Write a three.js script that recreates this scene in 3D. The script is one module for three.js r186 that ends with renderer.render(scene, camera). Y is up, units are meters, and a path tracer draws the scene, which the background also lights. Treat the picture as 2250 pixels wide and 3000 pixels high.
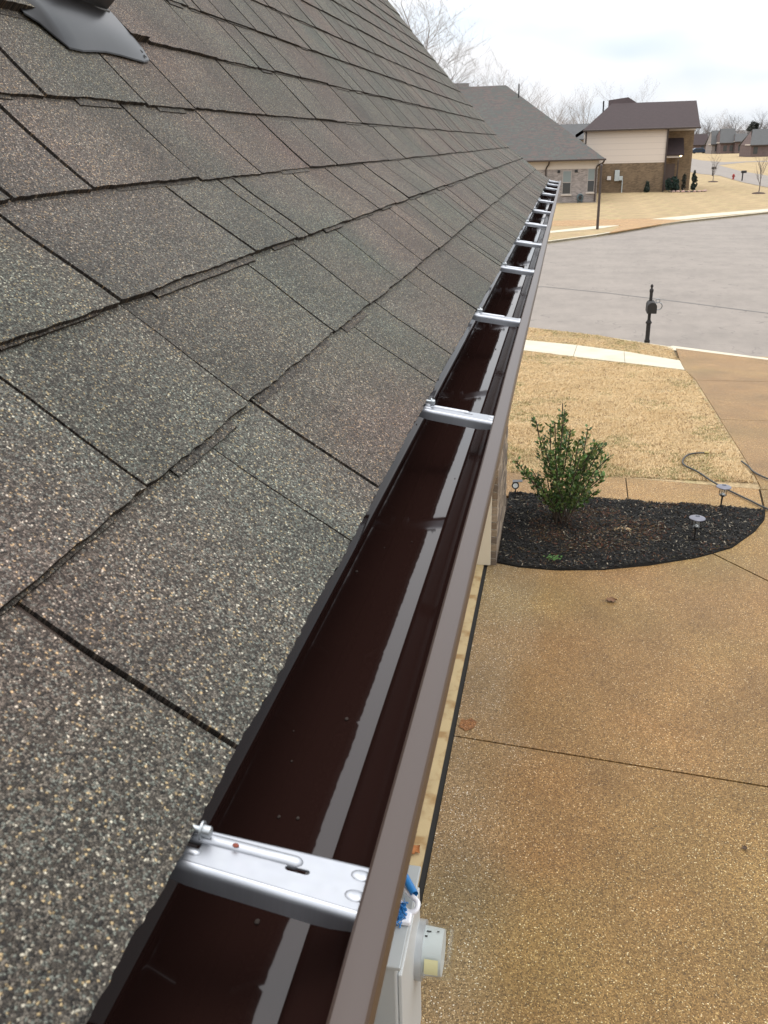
import * as THREE from 'three';
import { mergeGeometries, toCreasedNormals } from 'three/addons/utils/BufferGeometryUtils.js';
import { RoundedBoxGeometry } from 'three/addons/geometries/RoundedBoxGeometry.js';

// ---------------------------------------------------------------- camera, sky, sun, exposure
const scene = new THREE.Scene();
const camera = new THREE.PerspectiveCamera(60.64, 0.75, 0.02, 1500);
camera.rotation.order = 'YXZ';
camera.position.set(0, 3.35, 0);
camera.rotation.set(-22.665 * Math.PI / 180, 11.73 * Math.PI / 180, -1.64 * Math.PI / 180);
camera.focus = 2.6; camera.userData.fStop = 36;
camera.updateMatrixWorld(true);

const renderer = new THREE.WebGLRenderer({ antialias: true });
renderer.toneMapping = THREE.LinearToneMapping;
renderer.toneMappingExposure = 1.0;
renderer.shadowMap.enabled = true;

function mulberry(a) { return () => { a |= 0; a = a + 0x6D2B79F5 | 0; let t = Math.imul(a ^ a >>> 15, 1 | a); t = t + Math.imul(t ^ t >>> 7, 61 | t) ^ t; return ((t ^ t >>> 14) >>> 0) / 4294967296; }; }
const hash2 = (x, y, s = 0) => { let h = Math.imul(x | 0, 374761393) ^ Math.imul(y | 0, 668265263) ^ Math.imul(s | 0, 974634777); h = Math.imul(h ^ h >>> 13, 1274126177); return ((h ^ h >>> 16) >>> 0) / 4294967296; };
function vnoise(x, y, s = 0, px = 0, py = 0) {              // value noise, periodic when px, py are set
  const xi = Math.floor(x), yi = Math.floor(y); let fx = x - xi, fy = y - yi;
  fx = fx * fx * (3 - 2 * fx); fy = fy * fy * (3 - 2 * fy);
  const m = (a, p) => p ? ((a % p) + p) % p : a;
  const x0 = m(xi, px), x1 = m(xi + 1, px), y0 = m(yi, py), y1 = m(yi + 1, py);
  const a = hash2(x0, y0, s), b = hash2(x1, y0, s), c = hash2(x0, y1, s), d = hash2(x1, y1, s);
  return a + (b - a) * fx + (c - a) * fy + (a - b - c + d) * fx * fy;
}
function fbm(x, y, oct = 4, s = 0, px = 0, py = 0) { let v = 0, a = .5, t = 0; for (let i = 0; i < oct; i++) { v += a * vnoise(x, y, s + i * 17, px, py); t += a; x *= 2; y *= 2; px *= 2; py *= 2; a *= .5; } return v / t; }

{ // overcast winter sky: bright towards the zenith, thin grey-blue streaks of cloud all round
  const W = 1024, Hh = 512, d = new Float32Array(W * Hh * 4);
  for (let j = 0; j < Hh; j++) for (let i = 0; i < W; i++) {
    const el = ((j + .5) / Hh - .5) * Math.PI, az = ((i + .5) / W) * 2 * Math.PI, se = Math.max(0, Math.sin(el));
    let L = 0.95 * (1 + 2.0 * se);
    const k = 1 / (se + .16);                                // cloud sheet seen in perspective
    const u = Math.cos(az) * k * 2.1 + 31.7, v = Math.sin(az) * k * 2.1 + 17.3;
    const n = fbm(u * .8, v * 1.0, 6, 5);
    const gap = Math.min(1, Math.max(0, (n - .45) * 3.2));  // thin places where the sheet is bluer and duller
    const g = .17 * gap * (1 - .5 * se);
    let r = L * (1.0 - g * 1.45), gg = L * (1.01 - g * .95), b = L * (1.035 - g * .55);
    if (el < 0) { const f = Math.min(1, -el * 6); const q = .30; r = r * (1 - f) + q * f; gg = gg * (1 - f) + q * .88 * f; b = b * (1 - f) + q * .7 * f; }
    const o = (j * W + i) * 4; d[o] = r; d[o + 1] = gg; d[o + 2] = b; d[o + 3] = 1;
  }
  const t = new THREE.DataTexture(d, W, Hh, THREE.RGBAFormat, THREE.FloatType);
  t.mapping = THREE.EquirectangularReflectionMapping; t.magFilter = THREE.LinearFilter; t.minFilter = THREE.LinearFilter; t.wrapS = THREE.RepeatWrapping; t.needsUpdate = true;
  scene.background = t; scene.environment = t;
}
const sun = new THREE.DirectionalLight(new THREE.Color(1, .96, .9), 0.9);
sun.position.set(4, 26, -12); sun.target.position.set(0, 0, -10); sun.castShadow = true; sun.shadow.radius = 45;
Object.assign(sun.shadow.camera, { left: -60, right: 60, top: 60, bottom: -60, near: .1, far: 200 }); sun.shadow.mapSize.set(4096, 4096);
scene.add(sun, sun.target);

// ---------------------------------------------------------------- helpers
const R = THREE.MathUtils.degToRad;
const creased = (g, a) => toCreasedNormals(g.scale(1000, 1000, 1000), a).scale(.001, .001, .001);   // its vertex hash is coarse: work in millimetres
const taken = {};
function numbered(n) { const k = taken[n] || 0; taken[n] = k + 1; return k ? `${n}_${String(k).padStart(3, '0')}` : n; }
function mesh(name, geo, mat, parent) { const m = new THREE.Mesh(geo, mat); m.name = parent ? name : numbered(name); m.castShadow = m.receiveShadow = true; (parent || scene).add(m); return m; }
function tag(o, label, category, group, kind) { if (label) o.userData.label = label; if (category) o.userData.category = category; if (group) o.userData.group = group; if (kind) o.userData.kind = kind; return o; }
function thing(name, label, category, pos = [0, 0, 0], turn = 0, group) { const g = new THREE.Group(); g.name = numbered(name); g.position.set(...pos); g.rotation.y = turn; scene.add(g); return tag(g, label, category, group); }
function copyOf(o, name) { const c = o.clone(); c.name = numbered(name); c.userData = { ...o.userData }; scene.add(c); return c; }
function struct(name, geo, mat) { const m = mesh(name, geo, mat); m.userData.kind = 'structure'; m.userData.label = undefined; delete m.userData.label; return m; }
const box = (w, h, d, x = 0, y = 0, z = 0) => new THREE.BoxGeometry(w, h, d).translate(x, y, z);
const rbox = (w, h, d, r, x = 0, y = 0, z = 0) => new RoundedBoxGeometry(w, h, d, 2, r).translate(x, y, z);
const cyl = (r0, r1, h, n = 16, x = 0, y = 0, z = 0) => new THREE.CylinderGeometry(r0, r1, h, n).translate(x, y, z);
function merge(list) { return mergeGeometries(list.map(g => { const q = g.index ? g.toNonIndexed() : g; for (const k of Object.keys(q.attributes)) if (!['position', 'normal', 'uv'].includes(k)) q.deleteAttribute(k); return q; })); }
function tubeAlong(pts, r, seg = 40, n = 8) { return new THREE.TubeGeometry(new THREE.CatmullRomCurve3(pts.map(p => new THREE.Vector3(...p))), seg, r, n, false); }
function triGeo(pos, uv, col, idx) { const g = new THREE.BufferGeometry(); g.setAttribute('position', new THREE.Float32BufferAttribute(pos, 3)); if (uv) g.setAttribute('uv', new THREE.Float32BufferAttribute(uv, 2)); if (col) g.setAttribute('color', new THREE.Float32BufferAttribute(col, 3)); if (idx) g.setIndex(idx); g.computeVertexNormals(); return g; }
const s2l = c => c <= .04045 ? c / 12.92 : ((c + .055) / 1.055) ** 2.4;
const l2s = c => { c = Math.min(1, Math.max(0, c)); return c <= .0031308 ? c * 12.92 : 1.055 * c ** (1 / 2.4) - .055; };
const lin = (r, g, b) => new THREE.Color().setRGB(r, g, b);
function dataTex(N, fn, color = true, M = N) {            // fn(i, j) -> [r, g, b] linear, or a height 0..1
  const a = new Uint8Array(N * M * 4);
  for (let j = 0; j < M; j++) for (let i = 0; i < N; i++) {
    const v = fn(i, j), o = (j * N + i) * 4;
    if (color) { a[o] = l2s(v[0]) * 255; a[o + 1] = l2s(v[1]) * 255; a[o + 2] = l2s(v[2]) * 255; } else a[o] = a[o + 1] = a[o + 2] = Math.min(1, Math.max(0, v)) * 255;
    a[o + 3] = 255;
  }
  const t = new THREE.DataTexture(a, N, M); t.wrapS = t.wrapT = THREE.RepeatWrapping; t.magFilter = THREE.LinearFilter; t.minFilter = THREE.LinearMipmapLinearFilter; t.generateMipmaps = true;
  if (color) t.colorSpace = THREE.SRGBColorSpace; t.needsUpdate = true; return t;
}
function cellTex(N, cells, seed, palette, opt = {}) {      // packed grains: colour + height, tileable
  const px = new Float32Array(cells * cells), py = new Float32Array(cells * cells), hh = new Float32Array(cells * cells), cr = [];
  const rnd = mulberry(seed); const tot = palette.reduce((s, p) => s + p[0], 0);
  for (let k = 0; k < cells * cells; k++) {
    px[k] = rnd(); py[k] = rnd(); hh[k] = rnd();
    const ci = k % cells, cj = (k / cells) | 0; const bl = opt.blotch ? opt.blotch(ci / cells, cj / cells) : 0;
    let t = rnd() * tot, q = palette[0]; for (const p of palette) { if ((t -= p[0]) <= 0) { q = p; break; } }
    const m = (.72 + .56 * rnd()) * (1 + bl); cr.push([q[1] * m, q[2] * m, q[3] * m]);
  }
  const col = new Uint8Array(N * N * 4), bum = new Uint8Array(N * N * 4), base = opt.base || [.02, .018, .016], st = opt.stretch || 1;
  for (let j = 0; j < N; j++) for (let i = 0; i < N; i++) {
    const x = i / N * cells, y = j / N * cells, xi = x | 0, yi = y | 0; let d1 = 9, d2 = 9, b = 0;
    for (let v = -1; v <= 1; v++) for (let u = -1; u <= 1; u++) {
      const cx = (xi + u + cells) % cells, cy = (yi + v + cells) % cells, k = cy * cells + cx; const dx = xi + u + px[k] - x, dy = (yi + v + py[k] - y) * st, d = dx * dx + dy * dy;
      if (d < d1) { d2 = d1; d1 = d; b = k; } else if (d < d2) d2 = d;
    }
    d1 = Math.sqrt(d1); d2 = Math.sqrt(d2); const e = Math.min(1, (d2 - d1) * (opt.edge || 4)); const c = cr[b], o = (j * N + i) * 4;
    for (let q = 0; q < 3; q++) col[o + q] = l2s(base[q] + (c[q] - base[q]) * e) * 255; col[o + 3] = 255;
    bum[o] = bum[o + 1] = bum[o + 2] = Math.min(255, e * (90 + 165 * hh[b])); bum[o + 3] = 255;
  }
  const mk = (a, s) => { const t = new THREE.DataTexture(a, N, N); t.wrapS = t.wrapT = THREE.RepeatWrapping; t.magFilter = THREE.LinearFilter; t.minFilter = THREE.LinearMipmapLinearFilter; t.generateMipmaps = true; if (s) t.colorSpace = THREE.SRGBColorSpace; t.needsUpdate = true; return t; };
  return [mk(col, true), mk(bum, false)];
}
const std = (o) => new THREE.MeshStandardMaterial(o);

// ---------------------------------------------------------------- materials
const [granC, granB] = cellTex(2048, 680, 11, [[39, .056, .046, .037], [27, .138, .116, .095], [17, .140, .141, .121], [4.5, .36, .26, .145], [3.5, .43, .38, .305], [11, .024, .0205, .018]], { blotch: (u, v) => .28 * (fbm(u * 7, v * 7, 3, 9, 7, 7) - .5) * 2, base: [.018, .016, .014] });
const SH = 0.90;                                            // metres per granule tile
const shingleM = new THREE.MeshPhysicalMaterial({ map: granC, bumpMap: granB, bumpScale: .0014, roughness: .75, specularIntensity: .5, vertexColors: true });
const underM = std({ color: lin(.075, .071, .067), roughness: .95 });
const [aggC, aggB] = cellTex(2048, 330, 23, [[30, .285, .158, .052], [24, .38, .222, .082], [20, .18, .096, .031], [7, .54, .35, .145], [3, .74, .57, .34], [12, .10, .057, .022]], { base: [.185, .105, .037], edge: 2.6, blotch: (u, v) => .25 * (fbm(u * 5, v * 5, 4, 3, 5, 5) - .5) * 2 });
const AG = 1.9;
const aggM = new THREE.MeshPhysicalMaterial({ map: aggC, bumpMap: aggB, bumpScale: .0022, roughness: .55, specularIntensity: .6, vertexColors: true });
const concT = dataTex(1024, (i, j) => { const u = i / 1024, v = j / 1024; const n = fbm(u * 6, v * 6, 6, 4, 6, 6), f = hash2(i, j, 2), s = 1 + .34 * (n - .5) + .12 * (f - .5); return [.47 * s, .425 * s, .325 * s]; });
const concM = std({ map: concT, roughness: .85 });
const threshT = dataTex(1024, (i, j) => { const u = i / 1024, v = j / 1024; const n = fbm(u * 7, v * 7, 6, 44, 7, 7), st = Math.min(1, Math.max(0, (fbm(u * 9, v * 9, 5, 71, 9, 9) - .5) * 5)), f = hash2(i, j, 2), s = 1 + .3 * (n - .5) + .1 * (f - .5); return [(.40 - .13 * st) * s, (.31 - .14 * st) * s, (.17 - .10 * st) * s]; });
const threshM = std({ map: threshT, roughness: .7 });
const asphT = dataTex(1024, (i, j) => { const u = i / 1024, v = j / 1024; const n = fbm(u * 8, v * 8, 6, 8, 8, 8), m = fbm(u * 40, v * 13, 3, 18, 40, 13), f = hash2(i, j, 6), c = Math.abs(fbm(u * 5, v * 5, 4, 33, 5, 5) - .5) < .006 ? .75 : 1, s = (1 + .35 * (n - .5) + .14 * (m - .5) + .22 * (f - .5)) * c; return [.205 * s, .176 * s, .150 * s]; });
const asphM = std({ map: asphT, roughness: .82 });
const grassT = dataTex(1024, (i, j) => { const u = i / 1024, v = j / 1024; const n = fbm(u * 9, v * 9, 5, 12, 9, 9), m = fbm(u * 160, v * 160, 3, 15, 160, 160), w = vnoise(u * 420, v * 420, 77, 420, 420), f = hash2(i, j, 9); const s = .78 + .45 * (n - .5) + .5 * (m - .35) + .3 * (w - .5) + .2 * (f - .5), gr = Math.max(0, fbm(u * 14, v * 14, 4, 60, 14, 14) - .56) * 1.4; return [(.40 - gr * .2) * s, (.29 - gr * .03) * s, (.155 - gr * .08) * s]; });
const grassB = dataTex(1024, (i, j) => fbm(i / 1024 * 200, j / 1024 * 200, 3, 5, 200, 200), false);
const grassM = std({ map: grassT, bumpMap: grassB, bumpScale: .03, roughness: .95 });
const soilM = std({ color: lin(.045, .032, .022), roughness: 1 });
const GUT = .5;
const gutterM = new THREE.MeshPhysicalMaterial({ color: lin(.0175, .0080, .0066), roughness: .045, ior: 1.49 });
const lipM = new THREE.MeshPhysicalMaterial({ color: lin(.050, .033, .026), roughness: .38, ior: 1.5 });
const galvT = dataTex(256, (i, j) => { const n = fbm(i / 256 * 6, j / 256 * 6, 5, 3, 6, 6), f = hash2(i, j, 1), s = 1 + .42 * (n - .5) + .08 * (f - .5); return [.385 * s, .395 * s, .42 * s]; });
const galvM = std({ map: galvT, metalness: .9, roughness: .42 });
const screwM = std({ color: lin(.40, .42, .43), metalness: .85, roughness: .38 });
const blackM = std({ color: lin(.012, .012, .013), roughness: .42 });
const plasticM = std({ color: lin(.018, .018, .020), roughness: .33 });
const brownM = std({ color: lin(.045, .030, .024), roughness: .5 });
const trimM = std({ color: lin(.60, .535, .42), roughness: .6 });
const fasciaM = std({ color: lin(.05, .034, .026), roughness: .6 });

// ---------------------------------------------------------------- ground
function gy(z) { const d = -z; if (d < 9.2) return 0; if (d < 19) return -(d - 9.2) / 9.8; if (d < 22) return -1 - (d - 19) / 3 * .1; return -1.1; }
function clipPoly(poly, x0, x1, z0, z1) {
  const cut = (P, ins, isx) => { const o = []; for (let i = 0; i < P.length; i++) { const a = P[i], b = P[(i + 1) % P.length], ia = ins(a), ib = ins(b); if (ia) o.push(a); if (ia !== ib) o.push(isx(a, b)); } return o; };
  const at = (k, v) => (a, b) => { const t = (v - a[k]) / (b[k] - a[k]); return k ? [a[0] + (b[0] - a[0]) * t, v] : [v, a[1] + (b[1] - a[1]) * t]; };
  let P = cut(poly, p => p[0] >= x0, at(0, x0)); if (P.length) P = cut(P, p => p[0] <= x1, at(0, x1)); if (P.length) P = cut(P, p => p[1] >= z0, at(1, z0)); if (P.length) P = cut(P, p => p[1] <= z1, at(1, z1)); return P;
}
function drape(poly, off, cell, uvm, colF, thick = 0, hF = gy) {
  const pos = [], uv = [], col = colF ? [] : null; const put = (x, y, z) => { pos.push(x, y, z); uv.push(x / uvm, z / uvm); if (col) col.push(...colF(x, z)); };
  const xs = poly.map(p => p[0]), zs = poly.map(p => p[1]); const X0 = Math.floor(Math.min(...xs) / cell), X1 = Math.ceil(Math.max(...xs) / cell), Z0 = Math.floor(Math.min(...zs) / cell), Z1 = Math.ceil(Math.max(...zs) / cell);
  for (let i = X0; i < X1; i++) for (let j = Z0; j < Z1; j++) {
    const P = clipPoly(poly, i * cell, (i + 1) * cell, j * cell, (j + 1) * cell); if (P.length < 3) continue;
    let ar = 0; for (let q = 0; q < P.length; q++) { const a = P[q], b = P[(q + 1) % P.length]; ar += a[0] * b[1] - b[0] * a[1]; } if (Math.abs(ar) < 1e-9) continue;
    const V = P.map(p => new THREE.Vector2(p[0], p[1])); let T;
    if (P.length === 3) T = [[0, 1, 2]]; else if (P.length === 4 && Math.abs(Math.abs(ar) / 2 - cell * cell) < 1e-9) T = [[0, 1, 2], [0, 2, 3]]; else T = THREE.ShapeUtils.triangulateShape(V, []);
    for (const t of T) { const a = P[t[0]], b = P[t[1]], c = P[t[2]]; const cr = (b[0] - a[0]) * (c[1] - a[1]) - (b[1] - a[1]) * (c[0] - a[0]); for (const p of cr < 0 ? [a, b, c] : [a, c, b]) put(p[0], hF(p[1], p[0]) + off, p[1]); }
  }
  if (thick) { let ar = 0; for (let q = 0; q < poly.length; q++) { const a = poly[q], b = poly[(q + 1) % poly.length]; ar += a[0] * b[1] - b[0] * a[1]; }
    const P = ar > 0 ? poly : [...poly].reverse(); for (let q = 0; q < P.length; q++) { const a = P[q], b = P[(q + 1) % P.length], L = Math.hypot(b[0] - a[0], b[1] - a[1]), n = Math.max(1, Math.ceil(L / cell)); for (let k = 0; k < n; k++) { const f = t => [a[0] + (b[0] - a[0]) * t, a[1] + (b[1] - a[1]) * t], c = f(k / n), d = f((k + 1) / n), yc = hF(c[1], c[0]) + off, yd = hF(d[1], d[0]) + off; put(c[0], yc, c[1]); put(d[0], yd, d[1]); put(d[0], yd - thick, d[1]); put(c[0], yc, c[1]); put(d[0], yd - thick, d[1]); put(c[0], yc - thick, c[1]); } } }
  const g = triGeo(pos, uv, col); return creased(g, .5);
}
const rect = (x0, x1, z0, z1) => [[x0, z0], [x1, z0], [x1, z1], [x0, z1]];
struct('ground', merge([drape(rect(-60, 60, -30, 12), -.16, 2, 4), drape(rect(-700, 700, -900, -30), -.16, 60, 4), drape(rect(-700, 700, 12, 200), -.16, 60, 4)]), grassM);

const stain = (x, z) => {                                   // dye and dirt marks in the exposed aggregate
  const n = fbm(x * 1.1 + 9, z * 1.1 + 3, 5, 21), m = fbm(x * 3.6, z * 3.6, 4, 22), g = fbm(x * .8 + 40, z * .8, 4, 25), s = .88 + .30 * (n - .5) + .24 * (m - .5);
  const pale = Math.min(1, Math.max(0, (fbm(x * 5 + z * .3, z * 1.6, 3, 31) + .35 - (x + .5) * 1.9) * 1.6)) * (x > -.6 && x < .3 && z > -7 ? 1 : 0);   // splash-bleached band along the drip line
  const rust = Math.max(0, Math.min(1, (fbm(x * 1.7 + 3, z * 1.7 + 8, 4, 29) - .5) * 3)), ol = Math.max(0, Math.min(1, (g - .52) * 3.4));
  return [s * (1 - .02 * rust - .07 * ol + .06 * pale), s * (1 - .08 * rust + .01 * ol + .24 * pale), s * (1 - .13 * rust - .05 * ol + .75 * pale)];
};
struct('driveway_bed', drape([[-.66, 3], [8, 3], [8, -17.2], [4.6, -19.1], [2.58, -20.5], [2.5, -9.25], [-6, -9.25], [-6, -8.35], [-.66, -8.35]], -.02, 1, 2), soilM);
const bedCurve = [[-.43, -6.84], [-.25, -6.785], [.06, -6.77], [.44, -6.83], [.83, -6.97], [1.23, -7.17], [1.57, -7.43], [1.83, -7.82], [1.97, -8.12], [2.02, -8.36]];
const slabs = [
  [[-.515, 3], [8, 3], [8, -3.55], [-.515, -4.40]],
  [[-.515, -4.412], [3.94, -3.968], [1.392, -7.286], [1.23, -7.172], [.83, -6.972], [.44, -6.832], [.06, -6.772], [-.25, -6.787], [-.43, -6.842], [-.515, -6.83]],
  [[3.955, -3.964], [8, -3.562], [8, -8.93], [2.09, -8.93], [2.03, -8.36], [1.975, -8.12], [1.835, -7.82], [1.575, -7.43], [1.404, -7.296]],
  [[2.10, -8.942], [8, -8.942], [8, -12.6], [2.28, -12.6], [2.19, -10.6]],
  [[2.285, -12.612], [8, -12.612], [8, -16.4], [2.46, -16.4]],
  [[2.465, -16.412], [8, -16.412], [8, -17.6], [4.6, -19.2], [2.58, -20.6], [2.52, -19.3], [2.44, -17.8]]];
slabs.forEach((p, i) => struct(i ? `driveway_slab_${String(i).padStart(3, '0')}` : 'driveway_slab', drape(p, .004 + .001 * i, i < 3 ? .1 : .35, AG, stain, .05), aggM));
[[[-6, -8.47], [.745, -8.425], [.755, -9.11], [-6, -9.15]], [[.757, -8.425], [2.012, -8.385], [2.072, -8.945], [.767, -9.11]]].forEach((p, i) => struct(i ? 'walkway_slab_001' : 'walkway_slab', drape(p, .006 - .002 * i, .12, AG, (x, z) => stain(x + 7, z + 2).map(v => v * 1.15), .05), aggM));
struct('garage_threshold', drape(rect(-.9, -.548, -6.84, -1.9), .012, .3, .9, null, .04), threshM);
mesh('expansion_joint_strip', drape(rect(-.5475, -.5158, -6.83, 2.9), -.006, .5, 1), std({ color: lin(.008, .008, .008), roughness: .8 })).userData.kind = 'structure';

// front lawn, verge, street, pavements
const swNear = [[-9, -23.2], [-4, -21.6], [-.82, -20.09], [.9, -19.2], [2.30, -17.9]], swFar = [[2.36, -19.3], [.95, -20.55], [-.83, -21.44], [-4, -22.9], [-9, -24.6]];
struct('lawn', drape([[-9, -9.19], [.7, -9.15], [2.10, -8.97], [2.205, -10.6], [2.295, -12.6], [2.475, -16.4], [2.45, -17.78], ...[...swNear].reverse()], -.005, .6, 4, null, .1), grassM);
const verge = [[-9, -24.64], [-4, -22.94], [-.83, -21.48], [.95, -20.6], [2.37, -19.36], [2.52, -20.75], [1.01, -22.2], [-.86, -23.25], [-4, -24.8], [-9, -26.9]];
struct('lawn_verge', drape(verge, -.005, .6, 4, null, .1), grassM);
const sidewalk = [[[2.435, -17.80], [2.505, -19.18], [1.42, -20.14], [1.36, -18.76]], [[1.352, -18.768], [1.412, -20.147], [.4, -20.83], [.3, -19.43]], [[.29, -19.435], [.39, -20.835], [-.83, -21.44], [-.82, -20.09]], [[-.83, -20.094], [-.84, -21.445], [-4, -22.9], [-4, -21.6]], [[-4.01, -21.605], [-4.01, -22.905], [-9, -24.6], [-9, -23.2]]];
sidewalk.forEach((p, i) => struct(i ? `sidewalk_slab_${String(i).padStart(3, '0')}` : 'sidewalk_slab', drape(p, .01, .6, 2.2, null, .1), concM));
const nearKerb = [[-9, -26.95], [-4, -24.85], [-.86, -23.3], [1.01, -22.25], [2.54, -20.95], [4.5, -19.5], [8, -17.4], [16, -13.6]];
const farKerb = [[-14, -37.5], [-6, -40.6], [-1, -44.4], [1.58, -47.7], [4.47, -52.4], [6.5, -55.3], [9, -57.9], [12.5, -61.5], [20, -68], [40, -86]];
function ribbon(path, w, y0, h, uvm, side = 1) {           // kerb: a solid strip along a path
  const pos = [], uv = []; const q = (a, b, c, d) => { for (const p of [a, b, c, a, c, d]) { pos.push(...p); uv.push((p[0] + p[1]) / uvm, (p[2]) / uvm); } };
  const N = path.map((p, i) => { const a = path[Math.max(0, i - 1)], b = path[Math.min(path.length - 1, i + 1)], L = Math.hypot(b[0] - a[0], b[1] - a[1]); return [-(b[1] - a[1]) / L * side, (b[0] - a[0]) / L * side]; });
  for (let i = 0; i + 1 < path.length; i++) { const P = (k, o, y) => [path[k][0] + N[k][0] * o, y + (gy(path[k][1]) + 1.1), path[k][1] + N[k][1] * o]; const j = i + 1;
    q(P(i, 0, y0 + h), P(j, 0, y0 + h), P(j, w, y0 + h), P(i, w, y0 + h)); q(P(i, 0, y0 - .1), P(j, 0, y0 - .1), P(j, 0, y0 + h), P(i, 0, y0 + h)); q(P(i, w, y0 - .1), P(j, w, y0 - .1), P(j, w, y0 + h - .03), P(i, w, y0 + h - .03)); }
  return triGeo(pos, uv);
}
struct('kerb', ribbon(nearKerb.slice(0, 5), .13, -1.22, .10, 2, 1), concM);
struct('kerb_apron', ribbon(nearKerb.slice(4), .42, -1.22, .125, 2, 1), concM);
struct('kerb_001', ribbon(farKerb, .16, -1.22, .14, 2, -1), concM);
struct('street', drape([...nearKerb.map(p => [p[0], p[1] + .1]), [60, -13], [60, -86.2], ...[...farKerb].reverse().map(p => [p[0], p[1] - .1])], -.115, 4, 6, null, 0, () => -1.1), asphM);
const farLawn = [...farKerb, [40, -330], [-120, -330], [-120, -37.5]];
struct('tar_seam', drape([[-3, -31.6], [-.6, -30.9], [1.4, -29.6], [3.4, -28.0], [6.2, -25.6], [10, -22.5], [10, -22.62], [6.2, -25.73], [3.4, -28.14], [1.4, -29.72], [-.6, -31.02], [-3, -31.72]], -.111, 1, 6, null, 0, () => -1.1), std({ color: lin(.10, .09, .08), roughness: .7 }));
struct('far_lawn', drape(farLawn, .012, 12, 4, null, .1, () => -1.1), grassM);
struct('far_lawn_001', drape([[40.02, -86], [300, -86], [300, -330], [40.02, -330]], .012, 30, 4, null, 0, () => -1.1), grassM);
const fsw1 = [[-14, -42.4], [-6, -45.2], [-.75, -48.9], [1.9, -51.2], [2.9, -52.9], [1.6, -52.6], [-.7, -50.0], [-6, -46.4], [-14, -43.6]];
const fsw2 = [[4.97, -56.9], [6.4, -56.15], [8.2, -58.0], [12.2, -61.6], [20, -69.6], [20, -71.4], [12.6, -63.8], [8, -59.9]];
struct('far_sidewalk', drape(fsw1, .03, 3, 2.2, null, .05, () => -1.1), concM);
struct('far_sidewalk_001', drape(fsw2, .03, 3, 2.2, null, .05, () => -1.1), concM);
struct('far_driveway', drape([[2.2, -48.6], [5.3, -53.6], [6.5, -55.4], [6.35, -56.1], [5.0, -56.9], [5.08, -57.4], [-.9, -56.6], [-8, -55.6], [-8, -53.4], [-.9, -53.0], [1.7, -52.75], [3.0, -52.9]], .024, 2, AG, (x, z) => [1.25, 1.25, 1.3], .05, () => -1.1), aggM);
struct('far_road', drape([[16.4, -140], [16.9, -127.5], [18.2, -121], [17.7, -102], [18.0, -92], [19, -78], [40, -86], [34, -100], [23.2, -118], [23.1, -136], [24.6, -166], [31.6, -181], [60, -183], [60, -192], [28.5, -186], [26.7, -203], [27.4, -226], [24, -226], [20, -180]], .035, 8, 6, null, 0, () => -1.1), asphM);

// ---------------------------------------------------------------- the house: swept roof, fascia, brick wall
const EX = .143, ZEND = s => -8.15 + .5 * Math.min(1, Math.max(0, s / 1.3));
const slope = [34.5, 40.5, 36, 44.5, 48.8, 48.5, 49.2, 50.3, 49.8];
const SM = 4.6, NP = 2400, tabS = []; {
  let x = -.1622, y = 3.35 - .2988; const ds = (SM + .2) / NP;
  const th = s => { const k = s / EX - .5, i = Math.floor(k), f = k - i, g = q => slope[Math.min(slope.length - 1, Math.max(0, q))]; const ff = f * f * (3 - 2 * f); return R(g(i) + (g(i + 1) - g(i)) * ff); };
  for (let i = 0; i <= NP; i++) { const s = i * ds, t = th(s); tabS.push([x, y, t]); x -= Math.cos(t) * ds; y += Math.sin(t) * ds; }
}
function prof(s, off = 0) {                                 // point on the roof profile at arc length s, lifted off along the normal
  const ds = (SM + .2) / NP; let x, y, t;
  if (s < 0) { [x, y, t] = tabS[0]; x -= Math.cos(t) * s; y += Math.sin(t) * s; } else { const q = Math.min(NP - 1.001, s / ds), i = Math.floor(q), f = q - i, a = tabS[i], b = tabS[i + 1]; x = a[0] + (b[0] - a[0]) * f; y = a[1] + (b[1] - a[1]) * f; t = a[2] + (b[2] - a[2]) * f; }
  return [x + Math.sin(t) * off, y + Math.cos(t) * off];
}
const house = thing('brick_house', 'brick house under a steep brown shingle roof with a dark gutter along its eave', 'house');
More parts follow.
